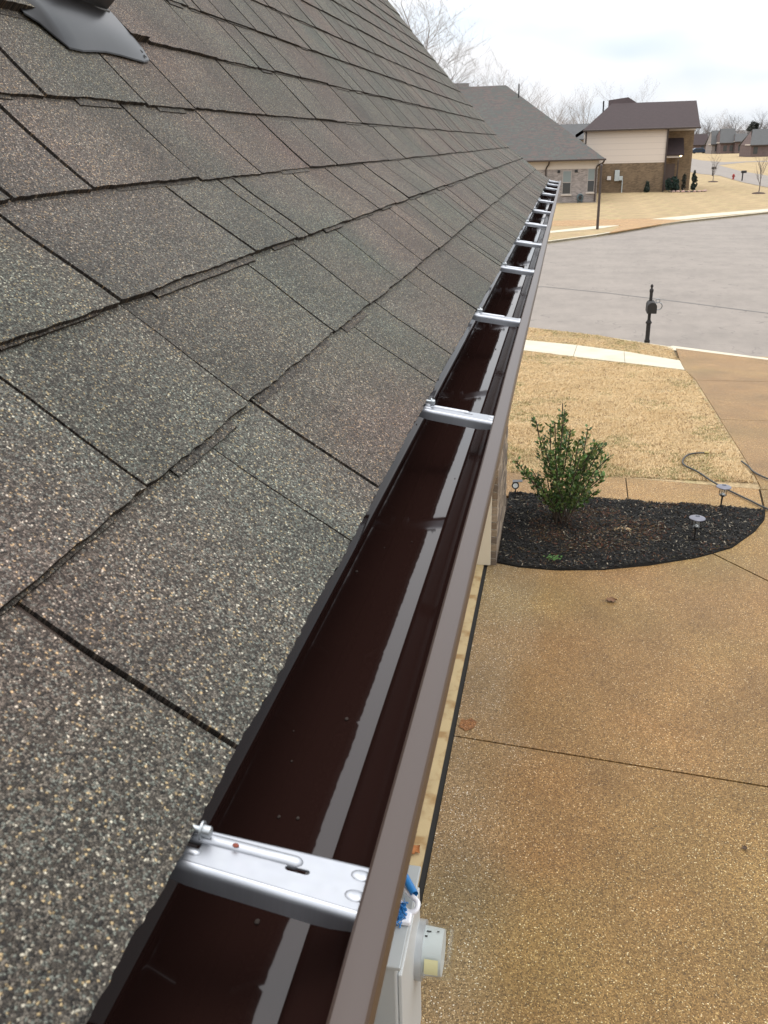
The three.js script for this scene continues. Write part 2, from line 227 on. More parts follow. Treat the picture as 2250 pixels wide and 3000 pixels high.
{
  const pos = [], ns = 60, q = (a, b, c, d) => pos.push(...a, ...b, ...c, ...a, ...c, ...d);
  for (let i = 0; i < ns; i++) { const s0 = .02 + (SM - .02) * (i / ns) ** 1.5, s1 = .02 + (SM - .02) * ((i + 1) / ns) ** 1.5; const a = prof(s0, -.003), b = prof(s1, -.003), c = prof(Math.max(s0, .05), -.03), d = prof(Math.max(s1, .05), -.03);
    q([...a, 3.2], [...a, ZEND(s0)], [...b, ZEND(s1)], [...b, 3.2]); q([...c, ZEND(s0)], [...c, 3.2], [...d, 3.2], [...d, ZEND(s1)]); q([...a, ZEND(s0)], [...c, ZEND(s0)], [...d, ZEND(s1)], [...b, ZEND(s1)]); q([...c, 3.2], [...a, 3.2], [...b, 3.2], [...d, 3.2]); }
  const t = prof(SM, -.003), e = [2 * t[0] + .16, 3.0]; q([...t, 3.2], [...t, ZEND(SM)], [...e, ZEND(SM)], [...e, 3.2]);
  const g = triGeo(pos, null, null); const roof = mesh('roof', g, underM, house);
  // courses of laminated shingles; the tabs' widths follow the photograph near the camera
  const known = [[-.36, -.63, -.75, -1.14, -1.31, -1.57], [-.52, -.735, -1.06, -1.27, -1.51], [-.73, -1.105, -1.29, -1.35, -1.65, -1.90, -2.10], [-.92, -1.22, -1.485, -1.79, -2.005, -2.285, -2.6], [-1.03, -1.30, -1.48, -1.85, -2.23, -2.43, -2.75], [-1.302, -1.462, -1.54, -1.85, -2.11, -2.23, -2.45]];
  const tabs = []; const rnd = mulberry(77);
  const frus = new THREE.Frustum().setFromProjectionMatrix(new THREE.Matrix4().multiplyMatrices(new THREE.Matrix4().makePerspective(-.44 * .02, .44 * .02, .585 * .02, -.585 * .02, .02, 500), camera.matrixWorldInverse));
  for (let k = 0; k < 31; k++) {
    const s0 = k * EX, zs = (known[k] || [-.4 - rnd() * .3]).slice(); const wid = () => { const r = rnd(); return r < .14 ? .05 + .05 * rnd() : r < .55 ? .13 + .09 * rnd() : .2 + .12 * rnd(); };
    while (zs[zs.length - 1] > ZEND(s0) + .12) zs.push(zs[zs.length - 1] - wid()); zs[zs.length - 1] = ZEND(s0);
    const first = zs[0] + (k ? wid() : .36); zs.unshift(first); while (zs[0] < 2.6) zs.unshift(zs[0] + wid() + .08);
    for (let i = 0; i + 1 < zs.length; i++) { if (k === 5 && zs[i] === -1.302) continue; if (k === 6 && zs[i] > -1.40 && zs[i + 1] < -1.36 && false) continue; tabs.push({ k, zn: zs[i], zf: zs[i + 1], i }); }
  }
  const tones = [[1, 1, 1], [.97, .99, .98], [1.03, 1.01, .98], [.98, .96, .95], [1.0, .99, .97], [.99, 1.0, .99]];
  function tabGeo(t) {
    const { k, zn, zf } = t, s0 = k * EX, near = Math.hypot(...[(prof(s0)[0]), prof(s0)[1] - 3.35, (zn + zf) / 2]) < 2.2, gap = (near && k < 2 ? .0020 : .0038) + .0005 * rnd();
    const T = (rnd() < .5 ? .0052 : .0064) + .001 * rnd() - (k === 0 ? .0022 : 0) + (k === 5 && (Math.abs(zn + 1.462) < .01 || Math.abs(zf + 1.302) < .01) ? .008 : 0), tone = tones[Math.floor(rnd() * tones.length)], b = .94 + .12 * rnd(), u0 = rnd() * 7, v0 = rnd() * 7, sk = (rnd() - .5) * .004, ed = (rnd() - .5) * .004;
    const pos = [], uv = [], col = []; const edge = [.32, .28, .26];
    const zA = zn - gap, zB = zf + gap, nz = Math.max(2, Math.ceil((zA - zB) / (k === 0 ? (near ? .005 : .02) : near ? .012 : .07))), S = [0, .018, .05, .10, EX + .028], sE = EX + .028;
    const jit = []; for (let j = 0; j <= nz; j++) jit.push((k === 0 ? .0016 : near ? .002 : .001) * (rnd() - .5) + ed + (k === 0 ? .0018 * (vnoise((zA - (zA - zB) * j / nz) * 22, 3, 5) - .5) : .0025 * (vnoise((zA - (zA - zB) * j / nz) * 16, k * 3, 5) - .5)));
    const P = (j, s, off) => { const z = zA + (zB - zA) * j / nz + sk * s / EX; const ss = s0 + s + (s === 0 ? jit[j] : 0); return [...prof(ss, off), z, ss]; };
    const lift = s => T * (1 - s / sE) + .0008 + (near ? .0008 * 0 : 0);
    const put = (p, c) => { pos.push(p[0], p[1], p[2]); uv.push((p[2] + u0) / SH, (p[3] + v0) / SH); col.push(...c); };
    const toneAt = p => { const n = fbm(p[2] * 6 + v0 * .02, p[3] * 7 + u0 * .02, 3, 40), m = fbm(p[2] * 3.4 + u0 * .03, p[3] * 4.2, 3, 90); const gsh = (m - .5) * .46, q = b * (1 + .4 * (n - .5)); return [tone[0] * q * (1 - gsh * .7), tone[1] * q * (1 + gsh * .2), tone[2] * q * (1 + gsh * .15)]; };
    const quad = (a, b2, c, d, ca, cb, cc, cd) => { put(a, ca); put(b2, cb); put(c, cc); put(a, ca); put(c, cc); put(d, cd); };
    for (let j = 0; j < nz; j++) {
      for (let r = 0; r + 1 < S.length; r++) { const a = P(j, S[r], lift(S[r])), b2 = P(j + 1, S[r], lift(S[r])), c = P(j + 1, S[r + 1], lift(S[r + 1])), d = P(j, S[r + 1], lift(S[r + 1])); quad(a, b2, c, d, toneAt(a), toneAt(b2), toneAt(c), toneAt(d)); }
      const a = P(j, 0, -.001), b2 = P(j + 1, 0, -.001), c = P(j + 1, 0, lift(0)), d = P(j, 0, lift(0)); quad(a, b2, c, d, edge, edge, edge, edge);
    }
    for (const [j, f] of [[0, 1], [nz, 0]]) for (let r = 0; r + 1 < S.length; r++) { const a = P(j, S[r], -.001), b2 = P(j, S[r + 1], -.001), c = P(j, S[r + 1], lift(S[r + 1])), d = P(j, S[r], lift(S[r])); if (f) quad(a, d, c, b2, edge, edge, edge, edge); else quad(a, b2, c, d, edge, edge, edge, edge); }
    // backing ply showing below the butt edge
    if (k > 0 && rnd() < .85) { const ex = .002 + .008 * rnd() ** 1.6, tb = .0028 + .0016 * rnd(), f0 = rnd() * .4, f1 = 1 - rnd() * .35, bt = tones[Math.floor(rnd() * tones.length)].map(v => v * .8), n = Math.max(1, Math.round(nz * .6)); const Q = (j, s, off) => { const z = zA + (zB - zA) * (f0 + (f1 - f0) * j / n); return [...prof(s0 + s, off), z, s0 + s]; };
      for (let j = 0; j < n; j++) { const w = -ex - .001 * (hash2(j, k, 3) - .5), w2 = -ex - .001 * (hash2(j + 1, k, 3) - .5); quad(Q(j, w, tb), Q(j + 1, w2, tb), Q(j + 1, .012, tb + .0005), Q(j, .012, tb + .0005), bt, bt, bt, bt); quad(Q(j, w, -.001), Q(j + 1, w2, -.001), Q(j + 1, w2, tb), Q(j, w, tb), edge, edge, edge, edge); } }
    const g2 = triGeo(pos, uv, col); return near ? creased(g2, .6) : g2;
  }
  for (const t of tabs) { const s = t.k * EX + EX / 2, c = prof(s), v = new THREE.Vector3(c[0], c[1], (t.zn + t.zf) / 2), d = v.distanceTo(camera.position); const vis = frus.intersectsSphere(new THREE.Sphere(v, .12)); t.score = (vis ? 1 : .0001) * (t.zn - t.zf) / (d * d); }
  const order = [...tabs].sort((a, b) => b.score - a.score); const own = new Set(order.slice(0, 300)); const rest = [];
  let cnt = 0; for (const t of tabs) { const g3 = tabGeo(t); if (own.has(t)) { mesh(cnt ? `shingle_${String(cnt).padStart(3, '0')}` : 'shingle', g3, shingleM, roof); cnt++; } else rest.push(g3); }
  const sf = mesh('shingle_field', mergeGeometries(rest), shingleM, roof); sf.userData.kind = 'stuff';
  // starter strip, drip edge, fascia, soffit
  const strip = (pts, z0, z1) => { const p = []; for (let i = 0; i + 1 < pts.length; i++) { const a = pts[i], b = pts[i + 1]; p.push(a[0], a[1], z0, a[0], a[1], z1, b[0], b[1], z1, a[0], a[1], z0, b[0], b[1], z1, b[0], b[1], z0); } return triGeo(p); };
  mesh('drip_edge', strip([prof(.25, -.0045), prof(.044, -.0045), [-.2005, 3.03]], ZEND(0), 3.2), fasciaM, house);
  mesh('fascia', box(.02, .15, 11.3, -.2135, 2.985, -2.49), fasciaM, house);
  mesh('soffit', box(.30, .012, 11.3, -.352, 2.906, -2.49), std({ color: lin(.42, .37, .29), roughness: .8 }), house);
  // brick wall beyond the garage opening, the pier by the meter, header and the gable behind them
  const mortarM = std({ color: lin(.40, .36, .29), roughness: .95 });
  const far = box(.2, 2.9, 1.25, -.555, 1.45, -7.435), pier = box(.2, 2.9, 5.1, -.555, 1.45, .65), head = box(.1, .5, 4.9, -.72, 2.65, -4.35), gab = box(5.6, 2.9, .2, -3.46, 1.45, -7.95), back = box(.2, 2.9, 11, -6.3, 1.45, -2.4), near = box(5.6, 2.9, .2, -3.46, 1.45, 3.05);
  const gs = new THREE.Shape(); gs.moveTo(-.25, 2.9); for (let i = 0; i <= 24; i++) { const p = prof(.12 + (SM - .14) * i / 24, -.05); gs.lineTo(p[0], p[1]); } gs.lineTo(-6.35, 2.9); gs.closePath();
  const gT = g5 => g5.translate(0, 0, -7.72), gable = gT(new THREE.ExtrudeGeometry(gs, { depth: .1, bevelEnabled: false }).translate(0, 0, 0));
  const wall = mesh('wall', merge([far, pier, head, gab, back, near, gable]), mortarM, house);
  const brickT = dataTex(512, (i, j) => { const n = fbm(i / 512 * 5, j / 512 * 5, 5, 7, 5, 5), f = hash2(i, j, 3), s = 1 + .5 * (n - .5) + .2 * (f - .5); return [s * .5, s * .5, s * .5]; });
  const bm = [[.17, .125, .085], [.23, .175, .12], [.13, .10, .075], [.27, .21, .15]].map(c => std({ map: brickT, color: lin(c[0] * 2, c[1] * 2, c[2] * 2), roughness: .9 }));
  const bg = [rbox(.1, .0572, .194, .003), rbox(.1, .0572, .0895, .003), rbox(.1, .0572, .14, .003)]; let nb = 0; const br = mulberry(5);
  const putB = (g4, x, y, z) => { const m = mesh(nb ? `brick_${String(nb).padStart(3, '0')}` : 'brick', g4, bm[Math.floor(br() * bm.length)], wall); m.position.set(x + (br() - .5) * .003, y, z); nb++; };
  for (let r = 0; r < 33; r++) { const y = .034 + r * .0677, q = r >= 21 && r % 8 < 4 ? .018 : 0; let z = -6.80; const odd = r % 2; if (odd) { putB(bg[1], -.494 + q, y, z - .0448); z -= .1; } while (z > -7.95) { putB(bg[0], -.494 + (z > -7.2 ? q : 0), y, z - .097); z -= .2045; } }
  for (let r = 0; r < 24; r++) { const y = .034 + r * .0677; let z = -1.895; if (r % 2) { putB(bg[1], -.494, y, z + .0448); z += .1; } for (let i = 0; i < 4; i++) { putB(bg[0], -.494, y, z + .097); z += .2045; } }
  mesh('door_jamb', merge([rbox(.15, 2.25, .022, .003, -.566, 1.137, -6.79), rbox(.022, 2.25, .12, .003, -.64, 1.137, -6.72)]), trimM, house);
  const gd = mesh('garage_door', box(.04, 2.3, 4.7, -.70, 1.16, -4.35), trimM, house); for (let i = 0; i < 4; i++) mesh('panel', box(.012, .5, 4.6, -.677, .31 + i * .56, -4.35), trimM, gd);
}
// ---------------------------------------------------------------- rain gutter
const gutter = thing('rain_gutter', 'dark bronze metal rain gutter with pale hanger brackets under the shingle edge', 'gutter');
{
  const Z0 = 1.2, Z1 = -8.12, steps = 110; const inner = [[-.1985, 3.047], [-.1972, 2.9675], [-.1960, 2.9656], [-.1936, 2.965], [-.1922, 2.965], [-.1165, 2.965], [-.1155, 2.965], [-.1142, 2.9655], [-.1136, 2.968], [-.1125, 2.977], [-.109, 2.983], [-.103, 2.988], [-.094, 2.993], [-.085, 3.0005], [-.077, 3.010], [-.071, 3.021], [-.0685, 3.033]];
  const loft = (pts, closed, wob) => { const pos = [], idx = [], uv = [], n = pts.length; for (let i = 0; i <= steps; i++) { const z = Z0 + (Z1 - Z0) * i / steps; pts.forEach((p, j) => { const w = wob * (vnoise(z * 2.3, 3, 8) - .5) + wob * .5 * (vnoise(z * 7, j * .2, 9) - .5), f = Math.min(1, Math.max(0, (p[1] - 2.965) / .07)); pos.push(p[0] + w * f, p[1] + w * .5 * f, z); uv.push(j / n, z); }); } for (let i = 0; i < steps; i++) for (let j = 0; j + 1 < n + (closed ? 1 : 0); j++) { const a = i * n + j, b = i * n + (j + 1) % n, c = a + n, d = b + n; idx.push(a, b, d, a, d, c); } return creased(triGeo(pos, uv, null, idx), .33); };
  const outer = [...inner].reverse().map((p, i, A) => { const a = A[Math.max(0, i - 1)], b = A[Math.min(A.length - 1, i + 1)], L = Math.hypot(b[0] - a[0], b[1] - a[1]) || 1; return [p[0] - (b[1] - a[1]) / L * .0009, p[1] + (b[0] - a[0]) / L * .0009]; });
  mesh('trough', loft([...inner, ...outer.map(p => [2 * inner[0][0] * 0 + p[0], p[1]])], true, .0012), gutterM, gutter);
  const lip = [[-.0745, 3.0345], [-.0756, 3.0362], [-.0754, 3.0388], [-.0738, 3.0400], [-.0715, 3.0402], [-.0628, 3.0396], [-.0607, 3.0388], [-.0596, 3.0368], [-.0594, 3.026], [-.0602, 3.024], [-.0612, 3.026], [-.0612, 3.0352], [-.0628, 3.0372], [-.0725, 3.0378], [-.0735, 3.0345]];
  mesh('front_lip', loft(lip, true, .0012), lipM, gutter);
  const sh = new THREE.Shape(); inner.forEach((p, i) => i ? sh.lineTo(p[0], p[1]) : sh.moveTo(p[0], p[1])); sh.closePath();
  mesh('end_cap', new THREE.ExtrudeGeometry(sh, { depth: .0015, bevelEnabled: false }).translate(0, 0, Z1 - .001), gutterM, gutter);
  // hidden hangers with their screws
  const hs = new THREE.Shape(), Lh = .122; hs.moveTo(0, -.0105); hs.lineTo(.03, -.0125); hs.lineTo(Lh, -.0165); hs.lineTo(Lh, .0145); hs.lineTo(.03, .0115); hs.lineTo(0, .0100); hs.closePath();
  const slot = (u, v, l, r) => { const p = new THREE.Path(); p.absarc(u, v, r, Math.PI / 2, 1.5 * Math.PI, false); p.absarc(u + l, v, r, -Math.PI / 2, Math.PI / 2, false); p.closePath(); return p; };
  hs.holes.push(slot(.0795, .0005, .008, .0021)); const nt = new THREE.Path(); nt.moveTo(.026, -.003); nt.lineTo(.036, -.003); nt.lineTo(.036, .006); nt.lineTo(.026, .006); nt.closePath(); hs.holes.push(nt);
  const plate = new THREE.ExtrudeGeometry(hs, { depth: .0011, bevelEnabled: true, bevelSize: .0003, bevelThickness: .0003, bevelSegments: 1, curveSegments: 8 }).rotateX(-Math.PI / 2);
  const flange = (va, vb, ua, ub, dir, drop) => { const pos = [], idx = [], m = 8, n = 14; for (let i = 0; i <= n; i++) { const t = i / n, u = ua + (ub - ua) * t, v = va + (vb - va) * t, D = drop * Math.min(1, .35 + 2.2 * t) * Math.min(1, .5 + 3 * (1 - t)); for (let j = 0; j <= m; j++) { const a = Math.min(1, j / 5) * Math.PI / 2, e2 = Math.max(0, (j - 5) / 3) * D, r = .0042; pos.push(u, .0011 - r + Math.cos(a) * r - e2, v + dir * Math.sin(a) * r); } } for (let i = 0; i < n; i++) for (let j = 0; j < m; j++) { const a = i * (m + 1) + j; idx.push(a, a + 1, a + m + 2, a, a + m + 2, a + m + 1); } const g = triGeo(pos, pos.filter((_, k) => k % 3 !== 1).map(v => v * 6), null, idx); return g; };
  const rib = new THREE.CapsuleGeometry(.0042, .052, 6, 14).rotateZ(Math.PI / 2).scale(1, .75, 1).translate(.055, .0005, -.006);
  const rib2 = new THREE.CapsuleGeometry(.0028, .03, 6, 12).rotateZ(Math.PI / 2).scale(1, .7, 1).translate(.02, .0008, .006);
  const dim = v => new THREE.SphereGeometry(.0045, 14, 8).scale(1.2, .35, 1).translate(.113, .001, v);
  const hg = merge([plate, flange(.0105, .0165, 0, Lh, 1, .0085), flange(-.0100, -.0145, 0, Lh, -1, .003), rib, rib2, dim(-.008), dim(.007), box(.006, .012, .021, .002, -.005, 0)]);
  const screw = merge([cyl(.0046, .0046, .0052, 6).rotateZ(Math.PI / 2).translate(.003, 0, 0), cyl(.0066, .0066, .0013, 18).rotateZ(Math.PI / 2), cyl(.0026, .0026, .05, 10).rotateZ(Math.PI / 2).translate(-.025, 0, 0), cyl(.0028, .0044, .001, 6).rotateZ(-Math.PI / 2).translate(.0058, 0, 0)]);
  const rust = new THREE.SphereGeometry(.0017, 10, 6).scale(1, .4, 1), rustM = std({ color: lin(.16, .035, .018), roughness: .8 });
  const hz = [.42, -.298, -1.055, -1.71, -2.42, -3.08, -3.79, -4.55, -5.33, -6.05, -6.79, -7.43, -8.0]; const hr = mulberry(3);
  hz.forEach((z, i) => { const h = mesh(i ? `hanger_${String(i).padStart(3, '0')}` : 'hanger', hg, galvM, gutter); h.position.set(-.1905, 3.0505 + (hr() - .5) * .001, z); h.rotation.set((hr() - .5) * .05, (hr() - .5) * .06 - .02, -.142); h.scale.set(1, 1, i === 1 ? .80 : .72); const s = mesh('screw', screw, screwM, h); s.position.set(.035, .0075, -.004); s.rotation.x = hr() * 2; s.scale.setScalar(.76); if (i === 1) mesh('rust_spot', rust, rustM, h).position.set(.052, .0036, -.004); });
  const dr = mulberry(91), dm = []; for (let i = 0; i < 70; i++) { const z = -.15 - dr() ** 1.4 * 5, x = -.196 + dr() * .076, r = .0005 + .0011 * dr(); dm.push(new THREE.IcosahedronGeometry(r, 0).scale(1, .6, 1.3).translate(x, 2.9652 + r * .4, z)); }
  const db = mesh('loose_granules', merge(dm), std({ color: lin(.035, .026, .021), roughness: 1 }), gutter); db.userData.kind = 'stuff';
}
// ---------------------------------------------------------------- roof vent
{
  const v = thing('roof_vent', 'black plastic vent with a curved flange set into the roof shingles', 'roof vent');
  const edge = [[-1.165, .712], [-1.185, .700], [-1.196, .680], [-1.208, .662], [-1.242, .661], [-1.28, .665], [-1.316, .668], [-1.36, .667], [-1.398, .664], [-1.432, .662], [-1.462, .668], [-1.476, .690], [-1.478, .712]];
  const pos = [], idx = [], M = 10; edge.forEach(([z, s], i) => { for (let j = 0; j <= M; j++) { const t = j / M, ss = s + (.775 - s) * t, bulge = .0085 + .012 * Math.sin(Math.PI * Math.min(1, t * .9)) * Math.sin(Math.pow(i / 12, .7) * Math.PI); const p = prof(ss, bulge - (t > .5 ? 0 : 0)); pos.push(p[0], p[1], z); } });
  const n = edge.length; for (let i = 0; i + 1 < n; i++) for (let j = 0; j < M; j++) { const a = i * (M + 1) + j, b = a + M + 1; idx.push(a, a + 1, b + 1, a, b + 1, b); }
  const top = triGeo(pos, null, null, idx), low = triGeo(pos.map((q, k) => k % 3 === 1 ? q - .0022 : q), null, null, idx);
  const rim = []; for (let i = 0; i + 1 < n; i++) { const a = i * (M + 1) * 3, b = (i + 1) * (M + 1) * 3, A = pos.slice(a, a + 3), B = pos.slice(b, b + 3); const d = q => [q[0], q[1] - .0022, q[2]]; rim.push(...A, ...d(B), ...B, ...A, ...d(A), ...d(B)); }
  const strip = g => { const q = g.index ? g.toNonIndexed() : g; return q; };
  mesh('flange', mergeGeometries([strip(top), strip(low), triGeo(rim)]), new THREE.MeshPhysicalMaterial({ color: lin(.009, .009, .010), roughness: .3, ior: 1.33 }), v);
  const hood = []; const q = (a, b, c, d) => hood.push(...a, ...b, ...c, ...a, ...c, ...d); const H = (s, o, z) => [...prof(s, o), z];
  const z0 = -1.305, z1 = -1.46, A = [H(.762, .008, z0), H(.762, .008, z1)], B = [H(.758, .05, z0 - .004), H(.758, .05, z1 + .004)], C = [H(1.05, .085, z0 - .01), H(1.05, .085, z1 + .01)], D = [H(1.06, .0, z0), H(1.06, .0, z1)];
  q(A[0], A[1], B[1], B[0]); q(B[0], B[1], C[1], C[0]); q(C[0], C[1], D[1], D[0]); q(A[0], B[0], C[0], D[0]); q(A[1], D[1], C[1], B[1]);
  mesh('hood', triGeo(hood), plasticM, v);
  const ledge = mesh('ledge', new THREE.CapsuleGeometry(.0022, .15, 4, 8).rotateX(Math.PI / 2), std({ color: lin(.05, .045, .04), roughness: .5 }), v); { const p = prof(.757, .012); ledge.position.set(p[0], p[1], -1.382); }
  for (const [z, s] of [[-1.455, .682], [-1.452, .672], [-1.215, .682]]) { const p = prof(s, .0105), h = mesh('nail_hole', cyl(.0028, .0028, .001, 10), blackM, v); h.position.set(p[0], p[1], z); h.rotation.z = -R(48); }
  const rs = mesh('rust_mark', new THREE.SphereGeometry(.004, 10, 6).scale(1.6, .15, .8), std({ color: lin(.35, .09, .03), roughness: .9 }), v); { const p = prof(.689, .0105); rs.position.set(p[0], p[1], -1.222); rs.rotation.z = -R(48); }
}
// ---------------------------------------------------------------- electric meter on the pier, brush on its box, conduit beside it
{
  const grey = std({ color: lin(.36, .38, .38), roughness: .5, metalness: .1 }), m = thing('meter_box', 'grey electric meter box with a round glass meter on the brick pier', 'meter box');
  mesh('enclosure', rbox(.10, .62, .345, .006, -.394, 1.035, -1.81), grey, m);
  mesh('cover', rbox(.012, .56, .31, .004, -.338, 1.01, -1.815), std({ color: lin(.44, .45, .44), roughness: .45 }), m);
  mesh('rain_lid', rbox(.118, .014, .36, .004, -.389, 1.347, -1.81), grey, m);
  const mt = mesh('meter', merge([cyl(.086, .086, .022, 40).rotateZ(Math.PI / 2).translate(-.323, 1.085, -1.925)]), std({ color: lin(.42, .44, .45), roughness: .35, metalness: .5 }), m);
  mesh('body', cyl(.066, .070, .058, 36).rotateZ(-Math.PI / 2).translate(-.284, 1.085, -1.925), std({ color: lin(.50, .52, .52), roughness: .55 }), mt);
  const gl = new THREE.MeshPhysicalMaterial({ color: lin(.93, .95, .94), transmission: 1, roughness: .06, thickness: 0, ior: 1.45 });
  const cp = []; for (const [r, y] of [[.076, 0], [.0755, .075], [.0735, .084], [.067, .090], [.04, .0925], [.001, .093]]) cp.push(new THREE.Vector2(r, y));
  mesh('glass_cover', new THREE.LatheGeometry(cp, 40).rotateZ(-Math.PI / 2).translate(-.312, 1.085, -1.925), gl, mt);
  const arcLabel = (a0, a1, x0, x1, r) => { const pos = [], uv = [], idx = [], n = 10; for (let i = 0; i <= n; i++) { const a = a0 + (a1 - a0) * i / n; for (const x of [x0, x1]) { pos.push(x, 1.085 + Math.sin(a) * r, -1.925 + Math.cos(a) * r); uv.push(i / n, x === x0 ? 0 : 1); } } for (let i = 0; i < n; i++) idx.push(i * 2, i * 2 + 1, i * 2 + 3, i * 2, i * 2 + 3, i * 2 + 2); return triGeo(pos, uv, null, idx); };
  mesh('yellow_label', arcLabel(R(-6), R(32), -.303, -.262, .0768), std({ color: lin(.56, .53, .30), roughness: .6 }), mt);
  for (const [a, x0, x1] of [[95, -.306, -.292], [80, -.309, -.301], [98, -.275, -.268]]) mesh('printed_mark', arcLabel(R(a), R(a + 4.5), x0, x1, .0712), std({ color: lin(.03, .03, .03), roughness: .6 }), mt);
  const bl = mesh('warning_sticker', box(.0015, .085, .05, -.331, .80, -1.80), std({ color: lin(.02, .15, .45), roughness: .5 }), m);
  for (let i = 0; i < 3; i++) mesh('sticker_line', box(.001, .006, .034, -.3297, .815 - i * .016, -1.80), std({ color: lin(.7, .75, .8), roughness: .5 }), bl);
  // brush lying on the box
  const b = thing('scrub_brush', 'small white hand brush with a blue grip and blue bristles on the grey meter box', 'brush');
  const wh = std({ color: lin(.72, .73, .78), roughness: .35 }), bu = std({ color: lin(.015, .16, .42), roughness: .4 });
  const P = (z, x, y) => [x, y, z];
  mesh('handle', tubeAlong([P(-1.90, -.372, 1.372), P(-1.862, -.350, 1.376), P(-1.838, -.327, 1.384), P(-1.822, -.313, 1.384), P(-1.806, -.316, 1.374), P(-1.802, -.332, 1.367), P(-1.815, -.352, 1.364), P(-1.845, -.372, 1.364), P(-1.88, -.385, 1.366)], .0075, 60, 10), wh, b);
  mesh('grip', tubeAlong([P(-1.97, -.412, 1.392), P(-1.92, -.378, 1.397), P(-1.845, -.326, 1.390)], .0115, 20, 12), bu, b);
  mesh('head', rbox(.05, .018, .045, .006, -.350, 1.364, -1.785), wh, b);
  const br = mulberry(8), bs = []; for (let i = 0; i < 260; i++) { const c = new THREE.ConeGeometry(.0024, .03, 4).rotateX(-1.2 + br() * .8).rotateY(br() * 6).translate(-.345 - br() * .045, 1.366 + br() * .026, -1.815 + br() * .055); bs.push(c); } mesh('bristles', merge(bs), bu, b);
  const c = thing('conduit_cap', 'white rounded plastic conduit beside the grey meter box', 'conduit'); mesh('pipe', cyl(.045, .045, 1.06, 24, -.405, .55, -1.47), std({ color: lin(.66, .67, .66), roughness: .4 }), c); mesh('cap', new THREE.SphereGeometry(.05, 24, 14).scale(1, .9, 1).translate(-.405, 1.10, -1.47), std({ color: lin(.7, .71, .70), roughness: .35 }), c);
}
